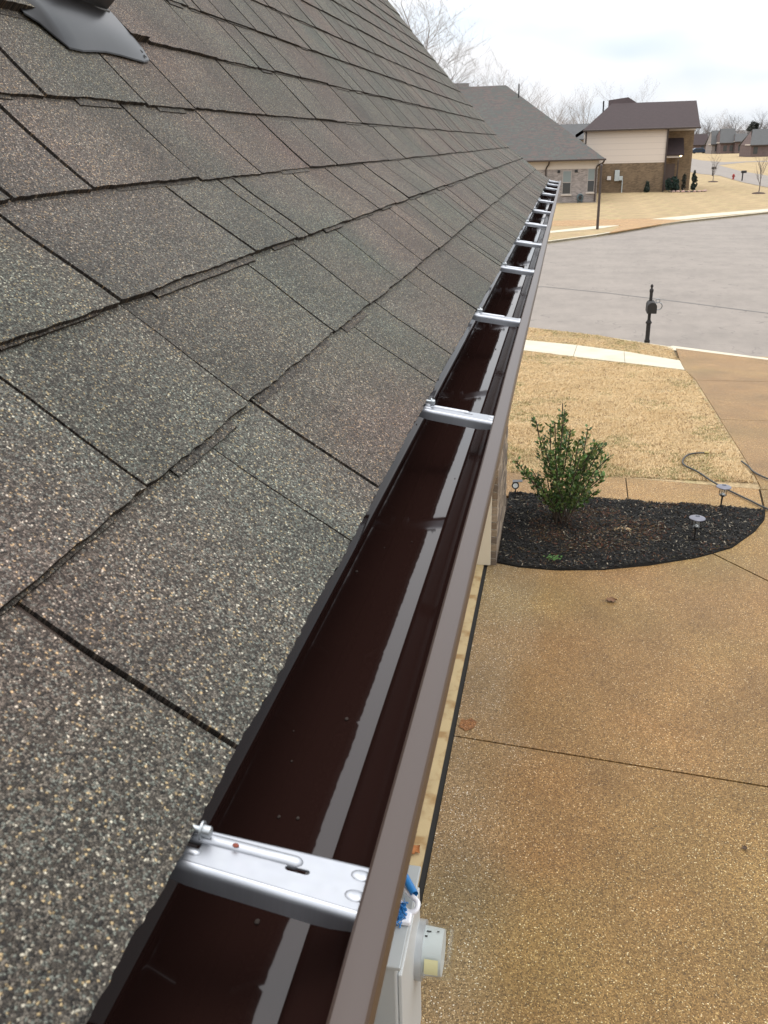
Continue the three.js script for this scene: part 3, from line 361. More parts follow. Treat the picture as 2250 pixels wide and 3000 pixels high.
// ---------------------------------------------------------------- planting bed
{
  const bedPoly = [...bedCurve.map(([x, z]) => [x, z - .012]), [1.38, -8.40], [.72, -8.43], [.26, -8.455], [-.435, -8.475]];
  const lump = (z, x) => -.018 + .045 * fbm(x * 3, z * 3, 4, 51) + .02 * fbm(x * 14, z * 14, 2, 52);
  const mt = dataTex(512, (i, j) => { const n = fbm(i / 512 * 30, j / 512 * 30, 4, 6, 30, 30), s = .5 + n; return [.013 * s, .012 * s, .0105 * s]; });
  struct('mulch_bed', drape(bedPoly, 0, .06, .5, null, .08, lump), std({ map: mt, roughness: 1 }));
  const inside = (x, z) => { let c = false; for (let i = 0, j = bedPoly.length - 1; i < bedPoly.length; j = i++) { const [xi, zi] = bedPoly[i], [xj, zj] = bedPoly[j]; if ((zi > z) !== (zj > z) && x < (xj - xi) * (z - zi) / (zj - zi) + xi) c = !c; } return c; };
  const N = 32000, im = new THREE.InstancedMesh(rbox(.036, .005, .009, .0015), std({ color: 0xffffff, roughness: .9 }), N), rn = mulberry(44), M = new THREE.Matrix4(), q = new THREE.Quaternion(), e = new THREE.Euler(); let k = 0;
  while (k < N) { const x = -.44 + rn() * 2.5, z = -8.47 + rn() * 1.72; if (!inside(x, z)) continue; e.set((rn() - .5) * 1.1, rn() * 6.28, (rn() - .5) * 1.1); q.setFromEuler(e); const s = .22 + rn() * .7; M.compose(new THREE.Vector3(x, lump(z, x) + .004 + rn() * .012, z), q, new THREE.Vector3(s * (rn() < .25 ? 1.6 : 1), s, s * (.5 + rn()))); im.setMatrixAt(k, M);
    const pt = Math.max(0, fbm(x * 2.6, z * 2.6, 3, 14) - .5) * 1.6, nb = Math.hypot((x - .13) * 1.1, z + 7.62) < .38 || Math.hypot((x - .75) * .6, z + 7.72) < .2, r = rn(); const c = r < (nb ? .35 : .05 + pt) ? lin(.04 + .05 * rn(), .022 + .02 * rn(), .012) : r > .955 ? (() => { const t = .10 + .2 * rn(); return lin(t, t * .86, t * .64); })() : (() => { const d = .004 + .010 * rn(); return lin(d * 1.08, d, d * .88); })(); im.setColorAt(k, c); k++; }
  im.name = 'mulch'; im.castShadow = im.receiveShadow = true; scene.add(im); tag(im, 'black shredded wood mulch covering the curved planting bed', 'mulch', null, 'stuff');
  const sp = mesh('bare_soil_patch', new THREE.SphereGeometry(.1, 20, 10).scale(1.0, .14, .55).translate(.66, .012, -7.70), std({ map: threshT, color: lin(.75, .72, .75), roughness: 1 })); tag(sp, 'small pale patch of bare soil in the black mulch', 'soil');
  // shrub
  const S = thing('holly_shrub', 'leafy green shrub with upright stems in the black mulch bed', 'shrub', [.09, .03, -7.8]);
  const rr = mulberry(12), tips = [[-.04, 1.13, -.05], [-.10, .98, .05], [.04, .93, .1], [-.27, .97, -.02], [-.20, .83, .12], [.34, .74, -.04], [.28, .80, .08], [.40, .66, .02], [.20, .88, -.1], [.14, .72, .16], [-.08, .72, .2], [.26, .55, .18], [.36, .45, -.05], [-.44, .58, .0], [-.36, .50, .08], [-.28, .46, -.06], [-.14, .60, -.16], [.08, .6, -.2], [.30, .36, .12], [.14, .42, .22], [-.06, .45, .22], [-.18, .36, .14], [.02, .86, -.12], [-.14, .92, -.1], [.12, .80, .02], [.22, .66, .0], [-.02, 1.06, .02], [.31, .78, .0]];
  const stems = [], L = [], lp = [], lc = []; const leaf = (p, d, s) => { const up = new THREE.Vector3(rr() - .5, rr() * .9 + .1, rr() - .5).normalize(), w = new THREE.Vector3().crossVectors(d, up).normalize().multiplyScalar(s * .34), n = new THREE.Vector3().crossVectors(w, d).normalize().multiplyScalar(s * .12); const a = p, m1 = p.clone().addScaledVector(d, s * .5), b = p.clone().addScaledVector(d, s); const l = m1.clone().add(w).add(n), r = m1.clone().sub(w).add(n); const h = rr(), c = h < .12 ? [.22, .26, .08] : h < .66 ? [.085 + .05 * rr(), .15 + .07 * rr(), .042] : [.035 + .03 * rr(), .08 + .04 * rr(), .025]; for (const v of [a, l, b, a, b, r]) { lp.push(v.x, v.y, v.z); lc.push(...c); } };
  for (const t of tips) { const b = [(rr() - .5) * .16, 0, (rr() - .5) * .12], mid = [b[0] * .5 + t[0] * .45 + (rr() - .5) * .05, t[1] * .5, b[2] * .5 + t[2] * .5 + (rr() - .5) * .05]; const cv = new THREE.CatmullRomCurve3([new THREE.Vector3(...b), new THREE.Vector3(...mid), new THREE.Vector3(...t)]); stems.push(new THREE.TubeGeometry(cv, 8, .0052, 5)); const nL = 84 + 30 * rr(); for (let i = 0; i < nL; i++) { const u = .26 + .74 * Math.pow(rr(), .8), p = cv.getPoint(u), tn = cv.getTangent(u), a = rr() * 6.28, sp2 = .012 + .05 * Math.pow(rr(), 1.4) * (1.15 - .7 * u); p.x += Math.cos(a) * sp2; p.z += Math.sin(a) * sp2; p.y += (rr() - .5) * .03; const d = new THREE.Vector3(Math.cos(a), .1 + rr() * .9, Math.sin(a)).addScaledVector(tn, .5).normalize(); leaf(p, d, .028 + .022 * rr()); } }
  mesh('stems', merge(stems), std({ color: lin(.07, .05, .035), roughness: .9 }), S);
  const fl = mesh('foliage', triGeo(lp, null, lc), new THREE.MeshPhysicalMaterial({ vertexColors: true, roughness: .5, transmission: .12, thickness: 0, side: THREE.DoubleSide }), S); fl.userData.kind = 'stuff';
  // solar lanterns
  const clear = new THREE.MeshPhysicalMaterial({ color: lin(.85, .87, .87), transmission: .9, roughness: .12, thickness: 0 }), panelM = std({ color: lin(.13, .13, .16), roughness: .3, metalness: .2 });
  function lantern(label, x, z, tilt) { const g = thing('solar_light', label, 'garden light', [x, .03, z]); g.rotation.set(0, 0, tilt);
    mesh('stake', merge([cyl(.0085, .007, .13, 10, 0, .03, 0), cyl(.034, .0085, .024, 14, 0, .106, 0)]), blackM, g); for (let i = 0; i < 4; i++) { const a = i * Math.PI / 2 + .5; mesh('bar', cyl(.003, .003, .085, 6, Math.cos(a) * .034, .158, Math.sin(a) * .034), blackM, g); }
    mesh('lens', cyl(.032, .026, .08, 20, 0, .158, 0), clear, g); mesh('reflector', new THREE.SphereGeometry(.019, 14, 8).scale(1, .5, 1).translate(0, .126, 0), std({ color: lin(.9, .9, .9), metalness: .6, roughness: .2 }), g);
    const cap = new THREE.LatheGeometry([[.001, .222], [.03, .219], [.066, .206], [.071, .201], [.070, .197], [.03, .2], [.001, .2]].map(p => new THREE.Vector2(...p)), 28); const c2 = mesh('cap', cap, panelM, g); mesh('solar_cell', box(.034, .002, .034, 0, .2225, 0), std({ color: lin(.025, .03, .05), roughness: .2 }), c2); return g; }
  lantern('round solar path light at the edge of the walkway, standing by the hose', 1.615, -8.36, -.03); lantern('round solar path light standing alone in the middle of the black mulch', 1.27, -7.54, -.02);
  const sl = thing('solar_spotlight', 'small black garden spotlight with a shiny face next to the brick wall', 'garden light', [-.372, .03, -8.43]); mesh('stake', cyl(.007, .006, .1, 8, 0, .03, 0), blackM, sl); const hd = mesh('head', new THREE.LatheGeometry([[.001, 0], [.022, .006], [.034, .03], [.038, .06], [.035, .06], [.001, .05]].map(p => new THREE.Vector2(...p)), 20).rotateX(1.15).translate(0, .085, -.01), blackM, sl); mesh('lens', cyl(.033, .033, .004, 20).rotateX(1.15).translate(0, .108, .040), std({ color: lin(.85, .9, .9), metalness: .5, roughness: .15 }), hd); mesh('solar_panel', rbox(.10, .006, .07, .002).rotateZ(.1).translate(.018, .142, .0), plasticM, sl);
  const st = thing('garden_stake', 'slim black stake behind the green shrub at the bed edge', 'stake', [-.145, .02, -8.40]); mesh('post', cyl(.011, .009, .17, 8, 0, .06, 0), blackM, st); mesh('head', rbox(.03, .03, .03, .006, 0, .15, 0), blackM, st);
  const wd = thing('weed', 'low bright green weed at the curved edge of the mulch bed', 'plant', [.02, .03, -6.93]); const wp = [], wr = mulberry(6); for (let i = 0; i < 40; i++) { const a = wr() * 6.28, r = .02 + .06 * wr(), x = Math.cos(a) * r, z = Math.sin(a) * r * .6, y = .015 + .02 * wr(), w = .02; wp.push(x, y, z, x + w, y + .006, z + .006, x + .006, y, z + w); } mesh('leaves', triGeo(wp), std({ color: lin(.06, .15, .03), roughness: .7, side: THREE.DoubleSide }), wd);
}
// ---------------------------------------------------------------- lawn blades, hose, leaves
{
  const bp = []; const gr = mulberry(19); for (let i = 0; i < 5; i++) { const a = gr() * 6.28, w = .0035, h = .012 + .014 * gr(), lx = (gr() - .5) * .05, lz = (gr() - .5) * .05, x = (gr() - .5) * .03, z = (gr() - .5) * .03; bp.push(x - Math.cos(a) * w, 0, z - Math.sin(a) * w, x + Math.cos(a) * w, 0, z + Math.sin(a) * w, x + lx, h, z + lz); }
  const N = 70000, im = new THREE.InstancedMesh(triGeo(bp), std({ color: 0xffffff, roughness: .9, side: THREE.DoubleSide }), N), M = new THREE.Matrix4(), q = new THREE.Quaternion(), Y = new THREE.Vector3(0, 1, 0); let k = 0;
  const edgeX = z => z > -10.6 ? 2.06 + (-z - 9) / 1.6 * .1 : z > -12.6 ? 2.16 + (-z - 10.6) * .04 : 2.24 + (-z - 12.6) * .045;
  while (k < N) { const t = Math.pow(gr(), 1.25), z = -9.17 - t * 14, x = -1.6 + gr() * 4.1; const zs = x > .9 ? -19.2 + (x - .9) * .93 : x > -.82 ? -20.09 + (x + .82) * .517 : -20.5, zf = zs - 1.36; const lawn = z > zs + .03 && x < edgeX(z) && z < -9.15 + Math.max(0, x - .7) * .12, vg = z < zf - .06 && z > zf - 1.7 && x < 2.5; if (!lawn && !vg) continue;
    q.setFromAxisAngle(Y, gr() * 6.28); const s = .7 + .8 * gr(); M.compose(new THREE.Vector3(x, gy(z) - .008, z), q, new THREE.Vector3(s, s * (.7 + .8 * fbm(x * 2, z * 2, 2, 3)), s)); im.setMatrixAt(k, M); const b = .90 + .3 * gr(), gn = fbm(x * 1.3 + 5, z * 1.3, 3, 66) > .6 && gr() < .3; im.setColorAt(k, gn ? lin(.20 * b, .19 * b, .07 * b) : gr() < .06 ? lin(.16 * b, .09 * b, .04 * b) : lin(.57 * b, .425 * b, .24 * b)); k++; }
  im.name = 'lawn_grass'; im.castShadow = im.receiveShadow = true; scene.add(im); tag(im, 'dormant tan grass blades of the front lawn and verge', 'grass', null, 'stuff');
  const hm = std({ color: lin(.018, .02, .019), roughness: .45 }); const hp = pts => pts.map(([x, z, up = 0]) => [x, gy(z) + .022 + up, z]);
  const h = thing('garden_hose', 'dark garden hose snaking from the lawn over the walkway', 'hose'); mesh('tube', tubeAlong(hp([[1.74, -10.36], [1.64, -10.33], [1.55, -10.24], [1.46, -10.0], [1.43, -9.72], [1.54, -9.4], [1.645, -9.0, .012], [1.78, -8.80], [1.92, -8.57], [2.05, -8.36], [2.3, -8.1], [2.8, -8.0]]), .0095, 120, 8), hm, h);
  mesh('coupling', cyl(.015, .015, .05, 12).rotateZ(Math.PI / 2).translate(1.765, gy(-10.36) + .022, -10.365), std({ color: lin(.3, .24, .1), metalness: .8, roughness: .4 }), h);
  const h2 = thing('garden_hose', 'second length of dark hose lying on the driveway beside the lawn', 'hose'); mesh('tube', tubeAlong(hp([[2.09, -10.0], [2.12, -9.75], [2.13, -9.5], [2.22, -9.22], [2.5, -8.9], [3.0, -8.7]]), .0095, 60, 8), hm, h2);
  function dryLeaf(label, x, y, z, turn, s, col) { const pos = [], idx = [], n = 6, m = 4; for (let i = 0; i <= n; i++) for (let j = 0; j <= m; j++) { const u = i / n, v = j / m * 2 - 1, w = Math.sin(Math.PI * Math.pow(u, .8)) * .42 * (1 + .35 * Math.sin(i * 2.4)); pos.push((u - .5) * s, (.25 * v * v + .3 * (u - .5) ** 2 + .06 * Math.sin(i * 2 + j)) * s * .5, v * w * s); } for (let i = 0; i < n; i++) for (let j = 0; j < m; j++) { const a = i * (m + 1) + j; idx.push(a, a + 1, a + m + 2, a, a + m + 2, a + m + 1); } const g = thing('dry_leaf', label, 'leaf', [x, y, z], turn); mesh('blade', triGeo(pos, null, null, idx), std({ color: lin(...col), roughness: .8, side: THREE.DoubleSide }), g); mesh('stalk', cyl(.0012, .0008, s * .5, 5).rotateZ(1.4).translate(-s * .7, s * .03, 0), std({ color: lin(col[0] * .6, col[1] * .6, col[2] * .6), roughness: .9 }), g); }
  dryLeaf('orange brown dry leaf on the pale garage threshold', -.60, .018, -3.42, .9, .075, [.36, .14, .045]); dryLeaf('curled brown dry leaf on the driveway below the mulch bed', .50, .012, -6.29, .2, .085, [.15, .075, .035]); dryLeaf('small dark leaf alone on the open driveway', 1.05, .012, -3.72, 1.6, .03, [.06, .035, .02]);
  const rs = mesh('rust_stain', drape([[-.50, -4.5], [-.45, -4.46], [-.405, -4.5], [-.39, -4.56], [-.43, -4.60], [-.46, -4.57], [-.49, -4.58]], .0095, .05, AG, () => [.80, .60, .56]), aggM); tag(rs, 'small rust red stain on the driveway near the garage threshold', 'stain');
}
// ---------------------------------------------------------------- mailbox by the street, post across it
const ironM = std({ color: lin(.012, .010, .009), roughness: .75 });
{
  const m = thing('mailbox', 'black ornamental mailbox post with an arched box at the street kerb', 'mailbox', [2.02, -1.11, -21.5]);
  mesh('post', new THREE.LatheGeometry([[.001, 0], [.065, 0], [.065, .06], [.050, .08], [.050, .44], [.066, .455], [.074, .47], [.066, .49], [.043, .52], [.036, .56], [.036, 1.16], [.046, 1.19], [.046, 1.23], [.03, 1.25], [.018, 1.27], [.034, 1.30], [.030, 1.335], [.001, 1.36]].map(p => new THREE.Vector2(...p)), 20), ironM, m);
  const sh = new THREE.Shape(); sh.moveTo(-.1, 0); sh.lineTo(.1, 0); sh.lineTo(.1, .14); sh.absarc(0, .14, .1, 0, Math.PI, false); sh.closePath(); const bx = mesh('box', new THREE.ExtrudeGeometry(sh, { depth: .46, bevelEnabled: true, bevelSize: .006, bevelThickness: .006, bevelSegments: 2 }).translate(.02, .74, -.14), ironM, m);
  mesh('door', new THREE.ExtrudeGeometry(sh, { depth: .012, bevelEnabled: false }).translate(.02, .742, -.165), std({ color: lin(.02, .02, .021), roughness: .4 }), bx);
  mesh('scroll_bracket', merge([new THREE.TorusGeometry(.085, .011, 8, 22).translate(.18, .86, .02), new THREE.TorusGeometry(.045, .010, 8, 16).translate(.16, .98, .02)]), std({ color: lin(.25, .26, .27), roughness: .35, metalness: .5 }), m);
  const p = thing('street_post', 'tall slim dark brown post on the verge before the grey brick house', 'post', [1.66, -1.08, -50.7]); mesh('pole', cyl(.055, .075, 3.2, 12, 0, 1.6, 0), brownM, p); mesh('cap', cyl(.03, .075, .08, 12, 0, 3.24, 0), brownM, p);
}
// ---------------------------------------------------------------- houses across the street
function brickTex(c, seed) { return dataTex(512, (i, j) => { const rows = 20, y = j / 512 * rows, r = Math.floor(y), x = i / 512 * 7.5 + (r % 2) * .5, f = x - Math.floor(x), g = y - r, n = hash2(Math.floor(x) % 8, r, seed), mo = f < .05 || g < .15, v = .72 + .56 * n, w = .85 + .3 * fbm(i / 512 * 4, j / 512 * 4, 4, seed, 4, 4); return mo ? [c[0] * 1.25 * w, c[1] * 1.28 * w, c[2] * 1.3 * w] : [c[0] * v * w, c[1] * v * w, c[2] * v * w]; }); }
const worldUV = (g, m) => { const q = g.index ? g.toNonIndexed() : g; q.computeVertexNormals(); const p = q.attributes.position, n = q.attributes.normal, uv = new Float32Array(p.count * 2); for (let i = 0; i < p.count; i++) { const ax = Math.abs(n.getX(i)), az = Math.abs(n.getZ(i)), h = ax > az ? p.getZ(i) : p.getX(i); uv[2 * i] = h / m; uv[2 * i + 1] = p.getY(i) / m; } q.setAttribute('uv', new THREE.BufferAttribute(uv, 2)); return q; };
const roofTex = (cols, seed) => dataTex(512, (i, j) => { const r = Math.floor(j / 8), o = hash2(0, r, seed) * 60, k = Math.floor((i + o) / 34), n = hash2(k % 31, r, seed + 1), b = fbm(i / 512 * 6, j / 512 * 6, 3, seed, 6, 6), c = cols[Math.floor((n * .5 + b * 1.3) * cols.length) % cols.length], e = j % 8 === 0 ? .72 : 1, f = .86 + .28 * hash2(i, j, 4); return [c[0] * e * f, c[1] * e * f, c[2] * e * f]; });
const grayRoofM = std({ map: roofTex([[.085, .072, .066], [.088, .090, .080], [.076, .068, .065], [.102, .080, .072], [.075, .079, .073]], 3), roughness: .9 });
const brownRoofM = std({ map: roofTex([[.040, .025, .025], [.046, .029, .029], [.035, .023, .023]], 9), roughness: .9 });
const slateRoofM = std({ map: roofTex([[.075, .075, .075], [.085, .085, .085]], 19), roughness: .9 });
const grayBrickM = std({ map: brickTex([.24, .21, .195], 5), roughness: .9 }), tanBrickM = std({ map: brickTex([.165, .115, .070], 6), roughness: .9 }), siding = dataTex(64, (i, j) => { const s = (j % 16 < 1 ? .8 : 1); return [.60 * s, .515 * s, .445 * s]; }), sidingM = std({ map: siding, roughness: .7 });
const friezeM = std({ color: lin(.50, .44, .38), roughness: .75 }), glassM = std({ color: lin(.05, .055, .06), roughness: .08, metalness: .1 }), shadeM = std({ color: lin(.17, .20, .20), roughness: .5 }), frameM = std({ color: lin(.30, .27, .25), roughness: .6 });
function quads(list, uvm = 1.4, thick = 0) { const pos = [], uv = []; for (const Q of list) { const u = new THREE.Vector3().subVectors(new THREE.Vector3(...Q[1]), new THREE.Vector3(...Q[0])).normalize(), n = new THREE.Vector3().crossVectors(u, new THREE.Vector3().subVectors(new THREE.Vector3(...Q[Q.length - 1]), new THREE.Vector3(...Q[0]))).normalize(), v = new THREE.Vector3().crossVectors(n, u); const put = p => { pos.push(...p); const q = new THREE.Vector3(...p).sub(new THREE.Vector3(...Q[0])); uv.push(q.dot(u) / uvm, q.dot(v) / uvm); }; for (let i = 1; i + 1 < Q.length; i++) { put(Q[0]); put(Q[i]); put(Q[i + 1]); } if (thick) { const D = p => [p[0], p[1] - thick, p[2]]; for (let i = 0; i < Q.length; i++) { const a = Q[i], b = Q[(i + 1) % Q.length]; for (const p of [a, D(a), D(b), a, D(b), b]) put(p); } for (let i = 1; i + 1 < Q.length; i++) { put(D(Q[0])); put(D(Q[i + 1])); put(D(Q[i])); } } } return triGeo(pos, uv); }
function windowAt(parent, x, y, z, w, h, ry = 0) { const f = mesh('window', box(w + .12, h + .14, .05), frameM, parent); f.position.set(x, y, z); f.rotation.y = ry; mesh('upper_pane', box(w, h * .49, .03, 0, h * .25, .022), shadeM, f); mesh('lower_pane', box(w, h * .49, .03, 0, -h * .25, .018), glassM, f); mesh('meeting_rail', box(w + .02, .06, .05, 0, 0, .03), frameM, f); mesh('sill', box(w + .24, .09, .14, 0, -h / 2 - .1, .03), friezeM, f); return f; }
{ // one-storey grey brick house, hip roof
  const h = thing('grey_brick_house', 'one storey grey brick house with a mottled hip roof across the street', 'house'); const gz = z => -74 + 0;
  const ex = 2.62, ez = -73.0, ey = 2.06, rr = 8.1, ry = 7.75, L = -34, bz = -96;
  mesh('wall', worldUV(merge([box(32, 2.55, 20, -13.83, .15, -83.5)]), 1.5), grayBrickM, h); mesh('frieze_board', box(32.06, .68, 20.06, -13.83, 1.70, -83.5), friezeM, h);
  const rf = mesh('roof', quads([[[L, ey, ez], [ex, ey, ez], [ex - rr, ry, ez - rr], [L, ry, ez - rr]], [[ex, ey, ez], [ex, ey, bz], [ex - rr, ry, bz + rr], [ex - rr, ry, ez - rr]], [[L, ry, ez - rr], [ex - rr, ry, ez - rr], [ex - rr, ry, bz + rr], [L, ry, bz + rr]]], 6, .12), grayRoofM, h);
  mesh('ridge_cap', quads([[[-12, ry + .5, -84], [-8.85, ry + .45, -84], [-8.7, ry - .6, -82.2], [-12, ry - .6, -82.2]]], 1.7, .1), grayRoofM, rf);
  for (const [x, y, z, s] of [[-1.53, 2.75, -75.6, .5], [-1.17, 3.2, -76, .55], [-4.3, 7.1, -79.2, 1.0]]) mesh('vent_pipe', cyl(.05, .06, s, 10, x, y + .1, z), blackM, rf);
  mesh('eave_gutter', rbox(36.5, .13, .13, .03, -15.65, 2.0, -72.96), brownM, h); mesh('eave_gutter', rbox(.13, .13, 23, .03, 2.66, 2.0, -84.5), brownM, h);
  mesh('downspout', tubeAlong([[-1.5, 1.98, -73.0], [-1.55, 1.7, -73.3], [-1.72, 1.45, -73.42], [-1.74, .8, -73.44], [-1.74, -.9, -73.44]], .06, 20, 6), brownM, h); mesh('downspout', tubeAlong([[2.6, 1.98, -73.0], [2.5, 1.75, -73.25], [2.08, 1.5, -73.42], [2.05, .8, -73.44], [2.05, -1.0, -73.44]], .065, 20, 6), brownM, h);
  windowAt(h, -.12, .40, -73.5, .58, 1.62); windowAt(h, 1.70, .52, -73.5, .46, 1.62); for (const x of [-.75, .55]) mesh('wall_vent', box(.22, .2, .05, x, 1.2, -73.48), blackM, h);
  const hr = thing('hose_reel', 'small hose reel on the grey brick wall below the windows', 'hose reel', [.95, -1.08, -73.3]); mesh('wheel', merge([new THREE.TorusGeometry(.22, .07, 8, 20).rotateY(.5).translate(0, .38, 0), box(.08, .5, .08, -.15, .25, 0), box(.08, .5, .08, .15, .25, 0)]), std({ color: lin(.07, .10, .11), roughness: .6 }), hr); mesh('drum', cyl(.12, .12, .25, 14).rotateX(Math.PI / 2).translate(0, .38, 0), blackM, hr);
}
{ // two-storey house, cream siding above tan brick
  const h = thing('cream_two_storey_house', 'two storey house with cream siding above tan brick and a brown roof', 'house'); const zf = -87;
  mesh('brick_wall', worldUV(merge([box(7.1, 2.55, 9, 4.85, .12, zf - 4.5)]), 1.5), tanBrickM, h); mesh('siding_wall', worldUV(box(7.12, 2.8, 9, 4.85, 2.78, zf - 4.49), 2), sidingM, h);
  mesh('side_wing', worldUV(merge([box(2.45, 5.3, 8, 9.62, 1.45, zf - 6.1)]), 1.5), tanBrickM, h); mesh('wing_frieze', box(2.55, .25, 8.05, 9.65, 4.06, zf - 6.08), friezeM, h);
  const e = 4.2, rg = 6.45;
  const rf = mesh('roof', quads([[[1.05, e, zf + .45], [11.0, e - .05, zf + .45], [11.1, rg, zf - 5], [3.6, rg, zf - 5]], [[3.6, rg, zf - 5], [11.1, rg, zf - 5], [11.0, e, zf - 10.5], [1.05, e, zf - 10.5]], [[1.05, e, zf - 10.5], [1.05, e, zf + .45], [3.6, rg, zf - 5]], [[3.3, rg - 1, zf - 5.2], [5.06, 6.95, zf - 5.4], [5.06, 6.95, zf - 9], [3.3, rg - 1, zf - 9]], [[5.06, 6.95, zf - 5.4], [5.95, 6.4, zf - 5.2], [5.95, 6.4, zf - 9], [5.06, 6.95, zf - 9]], [[3.25, 5.5, zf - 4.2], [3.3, 6.75, zf - 5.3], [5.06, 6.95, zf - 5.4], [5.9, 6.4, zf - 5]]], 1.7, .1), brownRoofM, h);
  mesh('chimney_pipe', cyl(.07, .07, 1.6, 10, 2.85, 5.9, -92), blackM, rf); mesh('eave_gutter', rbox(10.0, .14, .14, .03, 6.03, e - .06, zf + .5), brownM, h);
  mesh('corner_board', box(.12, 2.7, .05, 1.36, 2.75, zf + .03), brownM, h); mesh('downspout', box(.13, 5.2, .12, 8.36, 1.45, zf + .07), brownM, h); mesh('downspout', box(.11, 2.1, .1, 9.60, .85, zf - 1.3), brownM, h);
  mesh('porch_roof', quads([[[8.42, 2.02, zf - .35], [9.95, 2.02, zf - .35], [9.95, 3.35, zf - 1.9], [8.42, 3.35, zf - 1.9]]], 1.7, .12), brownRoofM, h); mesh('porch_beam', box(1.25, .22, .2, 9.0, 1.84, zf - .55), friezeM, h); mesh('entry_door', box(.95, 2.2, .06, 8.95, .1, zf - 2.06), std({ color: lin(.10, .07, .06), roughness: .6 }), h);
  mesh('rake_board', quads([[[.42, 3.62, zf - .6], [1.2, 4.15, zf - .6], [1.2, 4.35, zf - .6], [.42, 3.85, zf - .6]]], 1, .1), sidingM, h);
  const lampG = mesh('porch_lamp', new THREE.SphereGeometry(.11, 14, 10).translate(9.73, 1.88, zf - 1.0), std({ color: lin(.9, .8, .6), emissive: lin(1, .82, .5), emissiveIntensity: 5 }), h); lampG.castShadow = false; const pl = new THREE.PointLight(lin(1, .8, .5), 1.2, 0, 2); pl.position.set(9.73, 1.88, zf - .8); pl.castShadow = true; scene.add(pl); pl.name = 'porch_lamp_light';
  mesh('lamp_bracket', box(.08, .2, .9, 9.73, 2.02, zf - 1.5), blackM, h);
  const u = thing('utility_cabinet', 'grey utility boxes fixed on the tan brick wall of the cream house', 'utility box', [0, 0, 0]); const gm = std({ color: lin(.42, .46, .46), roughness: .5 }); mesh('tall_box', rbox(.42, .92, .2, .02, 4.27, .36, zf + .12), gm, u); mesh('meter_box', rbox(.36, .36, .24, .02, 4.6, .13, zf + .14), gm, u); mesh('conduit', cyl(.05, .05, 1.1, 8, 4.77, -.55, zf + .12), gm, u); mesh('small_box', rbox(.34, .33, .15, .02, 3.58, .15, zf + .1), std({ color: lin(.62, .6, .58), roughness: .5 }), u);
}
const back = thing('dark_roofed_house', 'far house with a plain dark grey roof behind the cream house', 'house'); mesh('wall', box(3.5, 4.6, 6, .2, 1.2, -104), friezeM, back); mesh('roof', quads([[[-2.6, 3.5, -100], [2.4, 3.5, -100], [1.9, 5.0, -103.5], [-1.2, 5.0, -103.5]], [[1.9, 5.0, -103.5], [-1.2, 5.0, -103.5], [-2.6, 3.5, -107], [2.4, 3.5, -107]]], 1.7, .1), slateRoofM, back);
function farHouse(label, x, z, w, eave, ridge, dep, roofM, wallM, gar) { const g = thing('far_house', label, 'house', [x, -1.1, z], .1, 'houses at the far end of the road'); mesh('wall', worldUV(box(w, eave, dep, 0, eave / 2, -dep / 2), 1.5), wallM, g); const o = .4; mesh('roof', quads([[[-w / 2 - o, eave, o], [w / 2 + o, eave, o], [w / 2 + .2, ridge, -dep / 2], [-w / 2 + w * .12, ridge, -dep / 2]], [[w / 2 + .2, ridge, -dep / 2], [-w / 2 + w * .12, ridge, -dep / 2], [-w / 2 - o, eave, -dep - o], [w / 2 + o, eave, -dep - o]]], 1.7, .15), roofM, g); mesh('gable', quads([[[-w / 2 - .05, eave, .05], [-w / 2 - .05, eave, -dep], [-w / 2 - .05 + w * .1, ridge - .3, -dep / 2]]], 1.5, .05), wallM, g); mesh('rake_trim', box(.2, .25, dep * .5, -w / 2 - .1, eave + .1, -dep * .25), friezeM, g); mesh('eave_gutter', box(w + .9, .18, .15, 0, eave, o + .08), brownM, g); for (const gx of gar) { mesh(gx > 50 ? 'garage_door' : 'window', box(gx > 50 ? 4.6 : .9, gx > 50 ? 2.2 : 1.5, .08, gx > 50 ? gx - 100 : gx, gx > 50 ? 1.15 : 1.4, .03), gx > 50 ? std({ color: lin(.10, .095, .09), roughness: .7 }) : glassM, g); } return g; }
const mauveBrickM = std({ map: brickTex([.12, .085, .08], 8), roughness: .9 });
farHouse('far house with a mauve brown roof beyond the parked blue car', 39.6, -306, 4.6, 2.2, 5.3, 8, brownRoofM, mauveBrickM, [.5]);
farHouse('narrow far house with grey roof and pale brick front between two larger ones', 40.8, -282, 2.8, 2.4, 6.1, 7, slateRoofM, grayBrickM, [0]);
farHouse('wide far house with a tall grey roof over dark brick', 43.2, -278, 4.2, 2.75, 6.5, 8, slateRoofM, mauveBrickM, [-.8, .9]);
farHouse('far house with a low grey roof and a pale triangular gable', 46.6, -277, 3.4, 3.0, 5.1, 6, slateRoofM, mauveBrickM, [-.4]);
farHouse('far house with dark grey roof above a wide dark garage door', 44.6, -226, 9.2, 2.45, 5.8, 9, slateRoofM, mauveBrickM, [102, -3.6]);
